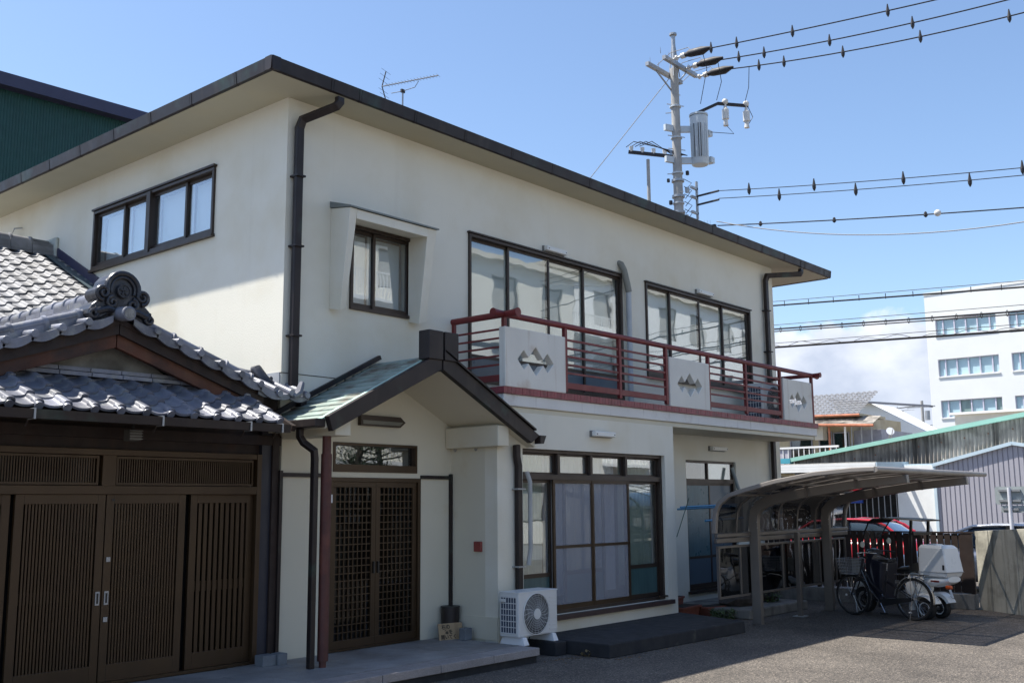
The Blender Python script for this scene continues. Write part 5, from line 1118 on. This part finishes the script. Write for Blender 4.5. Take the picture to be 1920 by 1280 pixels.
# office block
of = thing('office_building', 'tall white office block with rows of pale blue blinds in wide windows', 'office building', (86, 12, 0))
m = MB(FX(86)); hs = []
cols = [(16.12, 21.17), (10.0, 15.11), (4.0, 9.1), (-2, 3.1)]; rows = [(15.97, 17.45), (12.34, 13.87), (8.73, 10.25), (5.1, 6.6), (1.5, 3.0)]
for a, b in cols:
    for c, d in rows: hs.append((a, b, c, d))
wall(m, -4, 22.0, 0, 19.7, hs, .3).build('wall', offw, of); MB().box(86.31, 100, -4, 22, 0, 19.6).build('core', offw, of); MB().box(85.95, 100.05, -4.05, 22.05, 19.7, 19.95).build('parapet', offw, of)
offg2 = officeg
for ci, (a, b) in enumerate(cols[:3]):
    for ri, (c, d) in enumerate(rows):
        f = frame_box(MB(FX(86)), a, b, c, d, .06, -.2, -.10)
        ks = [.11, .31, .50, .69, .88]
        for k in ks: f.box(a+(b-a)*k-.05, a+(b-a)*k+.05, -.2, -.09, c+.06, d-.06)
        f = f.build('window', mk('office_frame', (.60, .58, .66), .5), of)
        e = [0]+ks+[1]
        for i in range(6): MB(FX(86)).box(a+(b-a)*e[i]+.05, a+(b-a)*e[i+1]-.05, -.28, -.24, c+.05, d-.05).build('pane', officeg if ri < 2 or (i+ri) % 3 == 0 else (officed if ri > 1 and (i in (0, 1, 3)) else officeg), f)
        MB(FX(86)).box(a-.05, b+.05, -.02, .08, c-.10, c).build('sill', offw, f)
# old yellow house beyond the warehouse
oh = thing('old_tiled_house', 'old yellowish two storey house with rusty orange gutters and grey roof tiles', 'house', (38, 10.5, 0))
def oroof(y): return 5.46+(y-9.0)*.205
MB().box(38, 44, 9.45, 17, 0, 5.5).build('wall', ywall, oh)
rt_ = MB(); X0 = 37.4
for i in range(9):      # stepped courses of tiles falling towards the viewer
    for j in range(24):
        y = 8.80+j*.26; x0 = X0+i*.28; z = 5.52+(y-8.8)*.0+i*.13
        rt_.add([(x0, y+.01, z+.045), (x0, y+.13, z), (x0, y+.25, z+.045), (x0+.3, y+.25, z+.15), (x0+.3, y+.13, z+.105), (x0+.3, y+.01, z+.15), (x0, y+.01, z-.0), (x0, y+.25, z)], [(0, 1, 4, 5), (1, 2, 3, 4), (0, 6, 1), (1, 7, 2)])
r_ = rt_.build('roof_tiles', tiled, oh); r_['kind'] = 'stuff'
MB().box(X0+.1, 40.5, 8.85, 15, 5.40, 5.50).build('eave', ywall, oh)
MB().tube([(X0-.05, 15.1, 5.60), (X0-.05, 12, 5.50), (X0-.05, 8.8, 5.42)], .06, 8).build('gutter', orange, oh, smooth=True)
for i in range(4):
    for a in range(1): MB().add([(37.0+i*.25, 8.1, 4.98+i*.10), (37.0+i*.25, 15, 5.36+i*.10), (37.27+i*.25, 15, 5.46+i*.10), (37.27+i*.25, 8.1, 5.08+i*.10), (37.0+i*.25, 8.1, 4.94+i*.10), (37.0+i*.25, 15, 5.32+i*.10)], [(0, 1, 2, 3), (4, 5, 1, 0)]).build('lean_to_roof', asb, oh)
MB().tube([(36.95, 15, 5.30), (36.95, 8.05, 4.90)], .06, 8).build('gutter', orange, oh, smooth=True)
for a, b, c, d in ((9.55, 10.3, 3.6, 4.75), (10.35, 11.0, 3.6, 4.8), (11.3, 12.4, 3.6, 4.75)):
    f = frame_box(MB(FX(37.98)), a, b, c, d, .05, 0, .06).build('window', mk('grey_window_frame', (.25, .25, .27), .5), oh); MB(FX(37.98)).box(a+.05, b-.05, .01, .02, c+.05, d-.05).build('pane', dglass, f)
MB().box(37.5, 37.95, 10.58, 10.98, 4.42, 5.08).build('meter_cabinet', bgcream, oh)
for y in (10.15, 9.42): MB().tube([(37.2, y, 3.5), (37.2, y, 4.95)], .05, 8).build('downpipe', orange if y > 10 else bgwhite, oh, smooth=True)
for k in range(16): MB().box(36.6, 36.64, 9.6+k*.25, 9.63+k*.25, 3.3, 4.02).build('railing_bar', bgwhite, oh)
MB().box(36.58, 36.66, 9.5, 13.9, 4.02, 4.10).build('handrail', bgwhite, oh); MB().box(36.6, 38, 9.4, 14, 3.2, 3.3).build('balcony_floor', bgcream, oh)
MB().box(36.64, 36.68, 11.8, 13.9, 3.3, 4.0).build('balcony_sheet', mk('grey_sheet', (.42, .40, .44), .7), oh)
MB().box(38.2, 42, 8.2, 9.45, 3.4, 4.8).build('lean_to', mk('grey_corrugated', (.30, .31, .36), .7, var=.15), oh)
for y in (8.4, 8.85, 9.3): MB().tube([(37.6, y, 3.6), (37.6, y, 4.95)], .03, 6).build('lean_to_post', steel, oh)
b2 = thing('cream_house', 'cream flat-roofed house with a dark roof line beyond the old tiled house', 'house', (52, 9, 0))
MB().box(52, 60, 3.5, 9.4, 0, 6.3).build('wall', bgcream, b2); MB().box(51.8, 60.2, 3.3, 9.6, 6.3, 6.42).build('roof', bgwhite, b2)
b3 = thing('white_gabled_house', 'white gabled house end between the old tiled house and the cream one', 'house', (48, 12, 0))
MB().prism([(9.6, 0), (14.5, 0), (14.5, 7.1), (12.5, 6.9), (9.6, 5.2)], 'x', 48, 51.5).build('wall', bgwhite, b3); MB().beam([(47.8, 14.6, 7.2), (47.8, 9.2, 6.5)], .5, .1).build('roof', mk('slate_roof', (.10, .11, .14), .6), b3)
# satellite dish
sd = thing('satellite_dish', 'white satellite dish on a pipe above the mint green roof edge', 'satellite dish', (37, 7.3, 4.0))
dv = Vector((-.75, -.55, .35)).normalized(); c = Vector((37, 7.35, 4.62)); 
MB().tube([tuple(c-dv*.12), tuple(c-dv*.06), tuple(c)], [.05, .13, .17], 20).build('reflector', white, sd, smooth=True); MB().tube([tuple(c-dv*.1), (37.2, 7.5, 4.3), (37.2, 7.5, 3.8)], .025, 6).build('mast', steel, sd); MB().tube([tuple(c-Vector((0, 0, .33))), tuple(c+dv*.42-Vector((0, 0, .1)))], .018, 6).build('feed_arm', steel, sd)
# green shed at the far left
gs = thing('green_clad_building', 'dark green corrugated building with a navy roof edge behind the house', 'building', (2, 14, 0))
m = MB(); v = []; n = 220
for i in range(n+1): x = .5+i*.034; v += [(x, 14-.02*(i % 2), 0), (x, 14-.02*(i % 2), 11.2)]
m.add(v, [(2*i, 2*i+1, 2*i+3, 2*i+2) for i in range(n)]).build('ribbed_wall', greenc, gs); MB().box(.5, 8, 14.02, 26, 0, 11.1).build('core', greenc, gs)
MB().add([(.3, 13.7, 11.0), (8.2, 13.7, 11.16), (8.2, 13.7, 11.44), (.3, 13.7, 11.30), (.3, 26, 11.0), (8.2, 26, 11.16), (8.2, 26, 11.44), (.3, 26, 11.30)], [(0, 1, 2, 3), (7, 6, 5, 4), (0, 4, 5, 1), (1, 5, 6, 2), (2, 6, 7, 3), (3, 7, 4, 0)]).build('roof_edge', bluef, gs)
# road sign seen from behind
rs = thing('road_sign', 'back of a grey road sign on a white pole behind the concrete wall', 'road sign', (14, -3.445, 0))
MB().tube([(14, -3.445, 0), (14, -3.445, 1.955)], .034, 10).build('pole', mk('white_post', (.62, .63, .68), .4), rs, smooth=True)
def rrect(y0, y1, z0, z1, r, x, th): 
    p = []
    for cy2, cz2, a in ((y1-r, z1-r, 0), (y0+r, z1-r, 90), (y0+r, z0+r, 180), (y1-r, z0+r, 270)):
        for k in range(5): p.append((cy2+r*math.cos(R(a+22.5*k)), cz2+r*math.sin(R(a+22.5*k))))
    return MB().prism(p, 'x', x, x+th)
rrect(-3.96, -3.18, 1.64, 1.97, .04, 14.045, .012).build('sign_plate', signb, rs); rrect(-3.70, -3.27, 1.49, 1.62, .04, 14.045, .012).build('sign_plate', signb, rs, label='small lower plate')
for z, hw0 in ((1.90, .19), (1.71, .19), (1.553, .14)): MB().box(13.995, 14.045, -3.445-hw0, -3.445+hw0, z-.02, z+.02).build('bracket', steel, rs)

# ================================================================= POLES AND CABLES
up_ = thing('utility_pole', 'concrete utility pole with cross arms and a grey can transformer above the eaves', 'utility pole', (15.5, 4.35, 0))
px, py = 15.5, 4.35
MB().tube([(px, py, 0), (px, py, 12.95)], [.17, .105], 16).build('shaft', polec, up_, smooth=True)
MB().tube([(px, py, 12.9), (px, py, 13.9)], .055, 10).build('top_extension', steel, up_, smooth=True); MB().tube([(px, py, 13.88), (px, py, 13.93)], .10, 10).build('top_cap', steel, up_)
for a in range(4): MB().tube([(px+.14*math.cos(a*1.57+.4), py+.14*math.sin(a*1.57+.4), 12.7), (px+.04*math.cos(a*1.57+.4), py+.04*math.sin(a*1.57+.4), 13.6)], .014, 5).build('strut', steel, up_)
for yy, zz, x0, x1 in ((py+.16, 12.80, 14.45, 16.1), (py-.16, 12.98, 14.75, 16.35)): MB().box(x0, x1, yy-.05, yy+.05, zz-.05, zz+.05).build('cross_arm', steel, up_)
starts = [(15.15, 13.05), (15.75, 12.98), (16.28, 12.90)]
def insul(x, y, z, par):
    MB().tube([(x, y, z), (x, y-.08, z), (x, y-.081, z), (x, y-.12, z), (x, y-.121, z), (x, y-.22, z), (x, y-.24, z), (x, y-.36, z)], [.02, .02, .07, .07, .03, .03, .075, .075], 10).build('strain_insulator', porc, par, smooth=True)
    MB().tube([(x, y-.36, z), (x, y-.5, z+.0), (x, y-.85, z-.03), (x, y-1.1, z-.02)], [.05, .10, .11, .03], 10).build('insulator_cover', wirem, par, smooth=True)
for x, z in starts: insul(x, py-.2, z, up_)
for k in range(5):
    z = 9.9-.42*k
    MB().tube([(px, py, z-.03), (px, py, z+.03)], .165, 16).build('band', steel, up_, smooth=True)
for k in range(6):
    z = 12.3-.55*k; MB().tube([(px+.10*math.cos(k*2.1), py+.10*math.sin(k*2.1), z), (px+.26*math.cos(k*2.1), py+.26*math.sin(k*2.1), z)], .012, 5).build('step_bolt', steel, up_)
for z in (11.9, 11.05, 10.1, 9.3, 8.8): MB().tube([(px, py, z-.02), (px, py, z+.02)], .150, 14).build('band', mk('light_band', (.5, .54, .57), .5), up_, smooth=True)
for (dx, dy, z, s_) in ((.2, -.15, 9.6, .09), (-.18, .12, 9.25, .07), (.22, -.1, 8.9, .08), (-.2, .16, 9.85, .06), (.15, -.2, 10.05, .07)): MB().box(px+dx-s_/2, px+dx+s_/2, py+dy-s_/2, py+dy+s_/2, z, z+s_*1.6).build('junction_box', trafo if s_ > .07 else wirem, up_, bevel=.008)
for k in range(7):
    z = 9.95-.2*k; MB().tube([(px+.1, py-.12, z), (px+.30, py-.22, z-.08), (px+.18, py-.10, z-.30)], .010, 5).build('jumper', wirem, up_)
for s in (-1, 1):
    for x in (14.6, 15.0, 15.95): MB().tube([(x, py+s*.16, 12.86 if s > 0 else 13.03), (x, py+s*.16, 13.02 if s > 0 else 13.2)], [.012, .004], 4).build('bird_spike', steel, up_)
MB().beam([(14.9, py+.16, 12.74), (px, py+.05, 12.3)], .03, .03).build('arm_brace', steel, up_); MB().beam([(16.0, py+.16, 12.74), (px, py+.05, 12.3)], .03, .03).build('arm_brace', steel, up_); MB().beam([(px+.35, py-.16, 12.93), (px, py-.05, 12.5)], .03, .03).build('arm_brace', steel, up_)
for x, z in starts: MB().tube([(x, py-.75, z+.02), (x+.08, py-.6, z+.22), (x+.02, py-.1, z+.20), (x-.15, py+.2, z-.1)], .009, 5).build('jumper', wirem, up_, smooth=True)
# transformer
trd = MB().tube([(15.92, 3.92, 10.33), (15.92, 3.92, 10.37), (15.92, 3.92, 11.62), (15.92, 3.92, 11.66)], [.20, .225, .235, .20], 24).build('transformer', trafo, up_, smooth=True, label='pale grey can transformer')
MB().tube([(15.92, 3.92, 11.655), (15.92, 3.92, 11.70)], .245, 24).build('lid', trafo, trd, smooth=True)
for k in range(9):
    a = R(150+k*14); MB().tube([(15.92+.24*math.cos(a), 3.92+.24*math.sin(a), 10.5), (15.92+.245*math.cos(a), 3.92+.245*math.sin(a), 11.4)], .009, 5).build('fin', wirem if k in (2, 4, 5) else trafo, trd)
MB().box(16.12, 16.30, 3.70, 3.88, 10.42, 10.58).build('terminal_box', trafo, trd, bevel=.01); MB().box(16.10, 16.28, 3.72, 3.88, 11.15, 11.30).build('terminal_box', trafo, trd, bevel=.01)
for z in (10.45, 11.3): MB().beam([(px-.32, py+.15, z), (px+.05, py, z), (15.8, 4.05, z)], .09, .16).build('hanger_arm', trafo, up_)
MB().beam([(15.75, 4.05, 11.65), (16.3, 3.55, 12.02), (17.0, 3.05, 12.03)], .07, .07).build('cutout_arm', wirem, up_)
for (x, y) in ((16.45, 3.42), (16.95, 3.08)):
    MB().tube([(x, y, 12.0), (x, y, 11.9), (x, y, 11.86), (x, y, 11.6), (x, y, 11.58), (x, y, 11.42)], [.03, .05, .09, .09, .05, .07], 12).build('cutout', porc, up_, smooth=True); MB().sphere((x, y, 12.08), .085, 10, 8).build('knob_insulator', porc, up_, smooth=True)
for (a, b, c) in (((15.15, 3.3, 13.0), (15.35, 3.3, 12.6), (15.75, 3.75, 11.9)), ((15.75, 3.2, 12.9), (15.9, 3.2, 12.4), (16.15, 3.5, 12.05)), ((16.28, 2.6, 12.75), (16.6, 2.8, 12.35), (16.9, 3.1, 12.05)), ((16.45, 3.42, 11.45), (16.45, 3.2, 11.15), (16.15, 3.75, 11.25)), ((16.95, 3.08, 11.45), (17.15, 3.0, 11.75), (16.95, 3.05, 12.05))):
    MB().tube([a, b, c], .009, 5).build('jumper', wirem, up_)
MB().beam([(px-.05, py+.05, 10.55), (14.75, 5.35, 10.72)], .07, .08).build('side_arm', wirem, up_)
for k in range(4):
    q = .25+.23*k; x, y, z = px-.75*q, py+1.0*q, 10.60+.17*q
    MB().tube([(x, y, z-.04), (x, y, z+.10)], [.045, .06], 8).build('pin_insulator', porc, up_, smooth=True)
for k in range(4):
    MB().tube([(15.6, 4.1, 10.55), (15.35, 4.45, 10.62+.03*k), (15.1-.1*k, 4.85+.12*k, 10.98), (14.9-.06*k, 5.1+.1*k, 10.85)], .011, 5).build('service_lead', wirem, up_, smooth=True)
MB().tube([(15.05, 4.95, 8.8), (15.05, 4.95, 10.5)], .045, 8).build('riser_pipe', polec, up_, smooth=True); MB().beam([(px, py, 8.95), (14.85, 5.05, 8.85)], .06, .08).build('pole_bracket', mk('rusty_steel', (.30, .19, .11), .7, var=.3, vs=9), up_)
MB().box(15.85, 15.90, 4.0, 4.05, 8.9, 9.9).build('rack', steel, up_)
for z in (9.05, 9.45, 9.7): MB().box(15.6, 15.9, 4.0, 4.06, z-.03, z+.03).build('rack_arm', steel, up_)
for z in (9.50, 9.27): MB().tube([(15.85, 4.0, z), (15.8, 3.35, z)], .028, 6).build('dead_end', wirem, up_)
MB().beam([(px, py, 8.55), (15.95, 3.65, 8.65)], .08, .10).build('service_arm', mk('rusty_steel', (.30, .19, .11), .7, var=.3, vs=9), up_); MB().box(15.9, 16.0, 3.55, 3.68, 8.25, 8.7).build('service_block', wirem, up_, bevel=.02)
for k in range(10): MB().tube([(15.5+.04*k, 4.2-.06*k, 8.66), (15.5+.04*k, 4.2-.06*k, 8.80)], .004, 4).build('bird_spike', steel, up_)
for z in (11.95, 11.1, 10.75): MB().tube([(px-.22, py+.12, z), (px+.22, py-.12, z)], .012, 5).build('step_bolt', steel, up_)

def cable(p, q, sag, r, lab, grp, guards=0, x=15.6, mat=wirem, nseg=26, tail=0., gh_=.16, dots=None):
    a = Vector(p); b = Vector(q); pts = []
    for i in range(nseg+1):
        t = i/nseg; c = a.lerp(b, t); c.z -= sag*4*t*(1-t); pts.append(c)
    t_ = thing('power_cable', lab, 'cable', tuple(a), group=grp)
    MB().tube([tuple(c) for c in pts], r, 5).build('wire', mat, t_, smooth=True)
    for g_ in (dots or []):
        c = a.lerp(b, g_); c.z -= sag*4*g_*(1-g_)
        MB().tube([(c.x, c.y, c.z+gh_), (c.x, c.y, c.z+.05), (c.x, c.y, c.z-.02), (c.x, c.y, c.z-gh_*.5), (c.x, c.y, c.z-gh_*.9)], [.012, .03, .045, .04, .012], 6).build('cable_tag', mat, t_)
    return t_
def line(y0, z0, y1, z1, ye, x=15.6):      # straight run through two measured points, prolonged to ye
    return (x, ye, z0+(z1-z0)*(ye-y0)/(y1-y0))
gH = 'high voltage cables from the top of the pole'
def D(a, b, ys): return [(a-y)/(a-b) for y in ys]
cable((15.15, 3.2, 13.03), (15.6, -9, 12.20), .12, .016, 'highest of the three thick cables leaving the pole top', gH, dots=D(3.2, -9, (3.05, 2.35, .9, -1.35, -3.6)))
cable((15.75, 3.2, 12.93), (15.6, -9, 12.10), .28, .016, 'middle one of the three thick cables leaving the pole top', gH, dots=D(3.2, -9, (2.6, 1.9, .2, -1.75)))
cable((16.28, 3.2, 12.86), (15.6, -9, 11.80), .35, .016, 'lowest of the three thick cables leaving the pole top', gH, dots=D(3.2, -9, (2.3, 1.6, .05, -1.8, -3.7)))
gM = 'thin parallel cables at mid height of the pole'
cable((15.8, 3.35, 9.50), line(3.426, 9.509, -3.811, 8.602, -9), .12, .010, 'upper one of the two thin cables at mid height of the pole', gM, dots=D(3.35, -9, (2.5, .8, -1.3, -3.75)))
cable((15.8, 3.35, 9.30), line(3.434, 9.315, -3.799, 8.445, -9), .12, .010, 'lower one of the two thin cables at mid height of the pole', gM, dots=D(3.35, -9, (1.7, -.2, -2.7)))
cable((15.95, 3.5, 8.65), line(3.461, 8.683, -3.746, 7.775, -9), .1, .015, 'single cable with a white joint ball below the thin pair', None, dots=D(3.5, -9, (2.3, .4, -1.7)), gh_=.07)
tag(MB().sphere((15.73, -1.98, 7.88), .075, 10, 8).build('cable_joint', porc, smooth=True), 'white joint ball on the lowest cable from the pole', 'cable joint')
cable((15.9, 3.5, 8.75), (15.6, -9, 7.95), .95, .012, 'pale sagging cable hanging lowest below the pole rack', None, mat=wirel)
gC = 'bundled telephone cables passing in front of the office block'
for (ya, za, yb, zb, r_, lab) in ((1.906, 6.324, -3.607, 5.988, .020, 'highest of the three bundled cables crossing the office block'), (1.908, 5.757, -3.569, 5.497, .020, 'middle one of the three bundled cables crossing the office block, with ring hangers'), (1.889, 5.32, -3.538, 5.106, .026, 'lowest of the three bundled cables crossing the office block, with looped lashing')):
    A = line(ya, za, yb, zb, 9); B = line(ya, za, yb, zb, -9); t_ = cable(A, B, .0, r_, lab, gC)
    a, b = Vector(A), Vector(B)
    MB().tube([tuple(a+Vector((0, 0, .06))), tuple(b+Vector((0, 0, .16)))], .007, 4).build('messenger_wire', wirem, t_)
    if 'ring' in lab:
        MB().tube([tuple(a-Vector((0, 0, .055))), tuple(b-Vector((0, 0, .055)))], .014, 4).build('wire', wirem, t_)
        for k in range(36):
            c = a.lerp(b, (k+.5)/36); MB().tube([(c.x, c.y+.02*math.cos(j), c.z-.02+.065*math.sin(j)) for j in [i*math.pi/5 for i in range(11)]], .007, 4, False).build('hanger_ring', wirem, t_)
    elif 'looped' in lab:
        pts = []
        for k in range(220): q = k/220; c = a.lerp(b, q); pts.append((c.x, c.y, c.z+.05+.035*math.sin(q*150)+.02*math.sin(q*61)))
        MB().tube(pts, .006, 4).build('lashing', wirem, t_)
    else:
        for k in range(30): c = a.lerp(b, (k+.3)/30); MB().tube([(c.x, c.y, c.z-.03), (c.x, c.y, c.z+.09)], .009, 4).build('hanger', wirem, t_)
gy = tag(MB().tube([(15.42, 4.45, 12.7), (13.6, 8.6, 7.5)], .010, 5).build('stay_wire', wirel), 'thin pale stay wire running down left from the pole top', 'stay wire')
# tv aerials
def aerial(c, dirv, L_, lab, mast, n=17, refl=True):
    t = thing('tv_aerial', lab, 'tv aerial', mast[1]); c = Vector(c); d = Vector(dirv).normalized(); s = Vector((-d.y, d.x, 0))
    MB().tube([tuple(c-d*L_*.32), tuple(c+d*L_*.68)], .012, 6).build('boom', steel, t)
    for k in range(n):
        q = c+d*L_*(-.22+.90*k/(n-1)); MB().tube([tuple(q-s*.075), tuple(q+s*.075)], .0035, 4).build('element', steel, t)
    b = c-d*L_*.32
    if refl:
        for sg in (1, -1):
            e = b+d*.08+Vector((0, 0, sg*.27)); MB().tube([tuple(b), tuple(e)], .011, 5).build('reflector_arm', wirem, t)
            for k in range(1, 4): q = b.lerp(e, k/3); MB().tube([tuple(q-s*.16), tuple(q+s*.16)], .0035, 4).build('reflector_rod', wirem, t)
    MB().tube([mast[1], mast[0]], .016, 6).build('mast', steel, t); m0 = Vector(mast[0])
    MB().tube([tuple(m0-d*.24), tuple(m0), tuple(m0+d*.25-Vector((0, 0, -.03))), tuple(m0+d*.33+Vector((0, 0, .14)))], .007, 5).build('support_arm', steel, t)
    MB().box(m0.x-.04, m0.x+.04, m0.y-.02, m0.y+.02, m0.z-.03, m0.z+.03).build('clamp', wirem, t)
    return t
ze = 7.3
aerial((5.28, 3.86, 9.20), (5.507-5.176, 3.122-4.22, 0), 1.15, 'silver television aerial standing on the house roof', ((5.44, 3.95, 9.12), (5.46, 3.98, ze)))
aerial((60, 15.15, 7.42), (.2, -1, 0), 1.1, 'small television aerial far off above the cream house', ((60, 15.1, 7.36), (60, 15.1, 5.0)), n=8)
fp = thing('utility_pole', 'distant utility pole left of the office block', 'utility pole', (80, 20.75, 0))
MB().tube([(80, 20.75, 0), (80, 20.75, 9.8)], [.16, .12], 8).build('shaft', polec, fp); MB().box(79.95, 80.05, 19.7, 22.0, 9.25, 9.36).build('cross_arm', steel, fp); MB().tube([(80, 20.35, 8.2), (80, 20.35, 8.95)], .20, 10).build('transformer', steel, fp); MB().box(79.95, 80.05, 20.0, 21.4, 7.7, 7.78).build('cross_arm', steel, fp)
for k in range(3): tag(MB().tube([(80, 21.0+.35*k, 9.4), (80, 34, 8.6-.1*k)], .025, 4).build('far_cable', wirem), ('far cable running left from the distant pole, the nearest to its shaft', 'far cable running left from the distant pole, the middle one', 'far cable running left from the end of the distant cross arm')[k], 'cable')
# cable bracket on the side wall
tag(MB().tube([(-.02, 6.55, 5.95), (-.12, 6.6, 5.93), (-.12, 6.7, 5.83), (-.02, 6.55, 5.80)], .012, 5).build('wall_bracket', steel), 'small cable bracket on the side wall above the back ridge', 'bracket')

# ================================================================= ACROSS THE LANE (out of view, buildings invented for the reflections in the glass)
def apartment(x0, x1, y, h, fl, mat, lab, bays):
    t = thing('apartment_building', lab, 'apartment building', ((x0+x1)/2, y, 0)); TT = lambda u, d, z: (u, y+d, z)
    hs = []; fh = h/fl; bw = (x1-x0)/bays
    for j in range(fl):
        for i in range(bays): hs.append((x0+bw*i+.25*bw, x0+bw*(i+1)-.25*bw, fh*j+.9, fh*j+fh-.6))
    wall(MB(TT), x0, x1, 0, h, hs, .3).build('wall', mat, t); MB().box(x0, x1, y-10, y-.3, 0, h).build('core', dark, t); MB().box(x0-.2, x1+.2, y-10.2, y+.35, h, h+.25).build('roof', bgcream, t)
    for a, b, c, d in hs: f = frame_box(MB(TT), a, b, c, d, .07, -.25, -.1).build('window', bronze, t); MB(TT).box(a+.07, b-.07, -.2, -.18, c+.07, d-.07).build('pane', mk('apartment_blind', (.38, .37, .33), .4), f)
    for j in range(1, fl, 2):
        MB(TT).box(x0+1, x0+bw*2, 0, 1.1, fh*j, fh*j+.15).build('balcony', bgwhite, t)
        rl = MB(TT); rl.box(x0+1, x0+bw*2, 1.03, 1.08, fh*j+1.1, fh*j+1.16)
        for k in range(int((bw*2-1)/.14)): rl.box(x0+1+k*.14, x0+1.03+k*.14, 1.04, 1.07, fh*j+.15, fh*j+1.1)
        rl.build('railing', bgwhite, t)
    return t
apartment(16, 33, -21, 12.5, 4, apt, 'beige apartment block across the lane, the middle and tallest one', 5)
apartment(34.5, 62, -24, 14.0, 4, bgwhite, 'long white apartment block across the lane, farthest along it', 8)
apartment(-2, 14.5, -19, 7.2, 2, bgcream, 'low cream apartment house across the lane, behind the viewer', 5)
def pine(x, y, h, r, seed, lab):
    q = random.Random(seed); t = thing('pine_tree', lab, 'tree', (x, y, 0))
    MB().tube([(x, y, 0), (x+.1, y+.05, h*.4), (x-.05, y-.1, h*.75), (x+.05, y, h*.95)], [.14, .11, .08, .03], 8).build('trunk', bark, t, smooth=True)
    m = MB(); br = MB()
    for k in range(26):
        a = q.uniform(0, 6.28); z = h*q.uniform(.35, .98); rr = r*(1.15-z/h)*q.uniform(.5, 1.1)+.15; c = Vector((x+rr*math.cos(a), y+rr*math.sin(a), z)); br.tube([(x, y, z-.15), tuple(c)], [.03, .012], 5)
        for _ in range(70):
            p = c+Vector((q.gauss(0, .22), q.gauss(0, .22), q.gauss(0, .09))); d = Vector((q.gauss(0, 1), q.gauss(0, 1), q.gauss(.5, .6))).normalized(); s_ = d.cross(Vector((0, 0, 1)))*.02
            m.add([tuple(p-s_), tuple(p+d*.16), tuple(p+s_)], [(0, 1, 2)])
    br.build('branches', bark, t); m.build('crown', pineg, t)
pine(9.6, -9.8, 3.6, 1.3, 3, 'dark pine tree across the lane, the nearer one'); pine(12.4, -12.2, 4.4, 1.6, 5, 'tall dark pine tree across the lane, the farther one')
hw = thing('garden_wall', 'low grey block wall across the lane in front of the pines', 'wall', (10, -10.8, 0)); MB().box(2.5, 9.0, -11.2, -11.05, 0, 1.2).build('wall', conc, hw); MB().box(9.8, 16.5, -13.6, -13.45, 0, 1.2).build('wall', conc, hw)

# litter of dry leaves and grit along the foot of the step
q_ = random.Random(12); m = MB()
for k in range(150):
    x = q_.choice([q_.gauss(2.95, .18), q_.uniform(2.4, 3.4), q_.uniform(3.2, 6.0)]); y = -1.62-abs(q_.gauss(0, .10)) if x < 3.05 else -2.14-abs(q_.gauss(0, .05)); s_ = q_.uniform(.006, .02); a = q_.uniform(0, 6.28)
    m.add([(x+s_*math.cos(a), y+s_*math.sin(a), .004), (x-s_*.5*math.sin(a), y+s_*.5*math.cos(a), .010), (x-s_*math.cos(a), y-s_*math.sin(a), .005), (x+s_*.5*math.sin(a), y-s_*.5*math.cos(a), .003)], [(0, 1, 2, 3)])
tag(m.build('fallen_leaves', mk('dry_leaf', (.16, .10, .05), .8, var=.4, vs=40)), 'dry leaf litter scattered along the foot of the entrance step and platform', 'leaf litter')['kind'] = 'stuff'
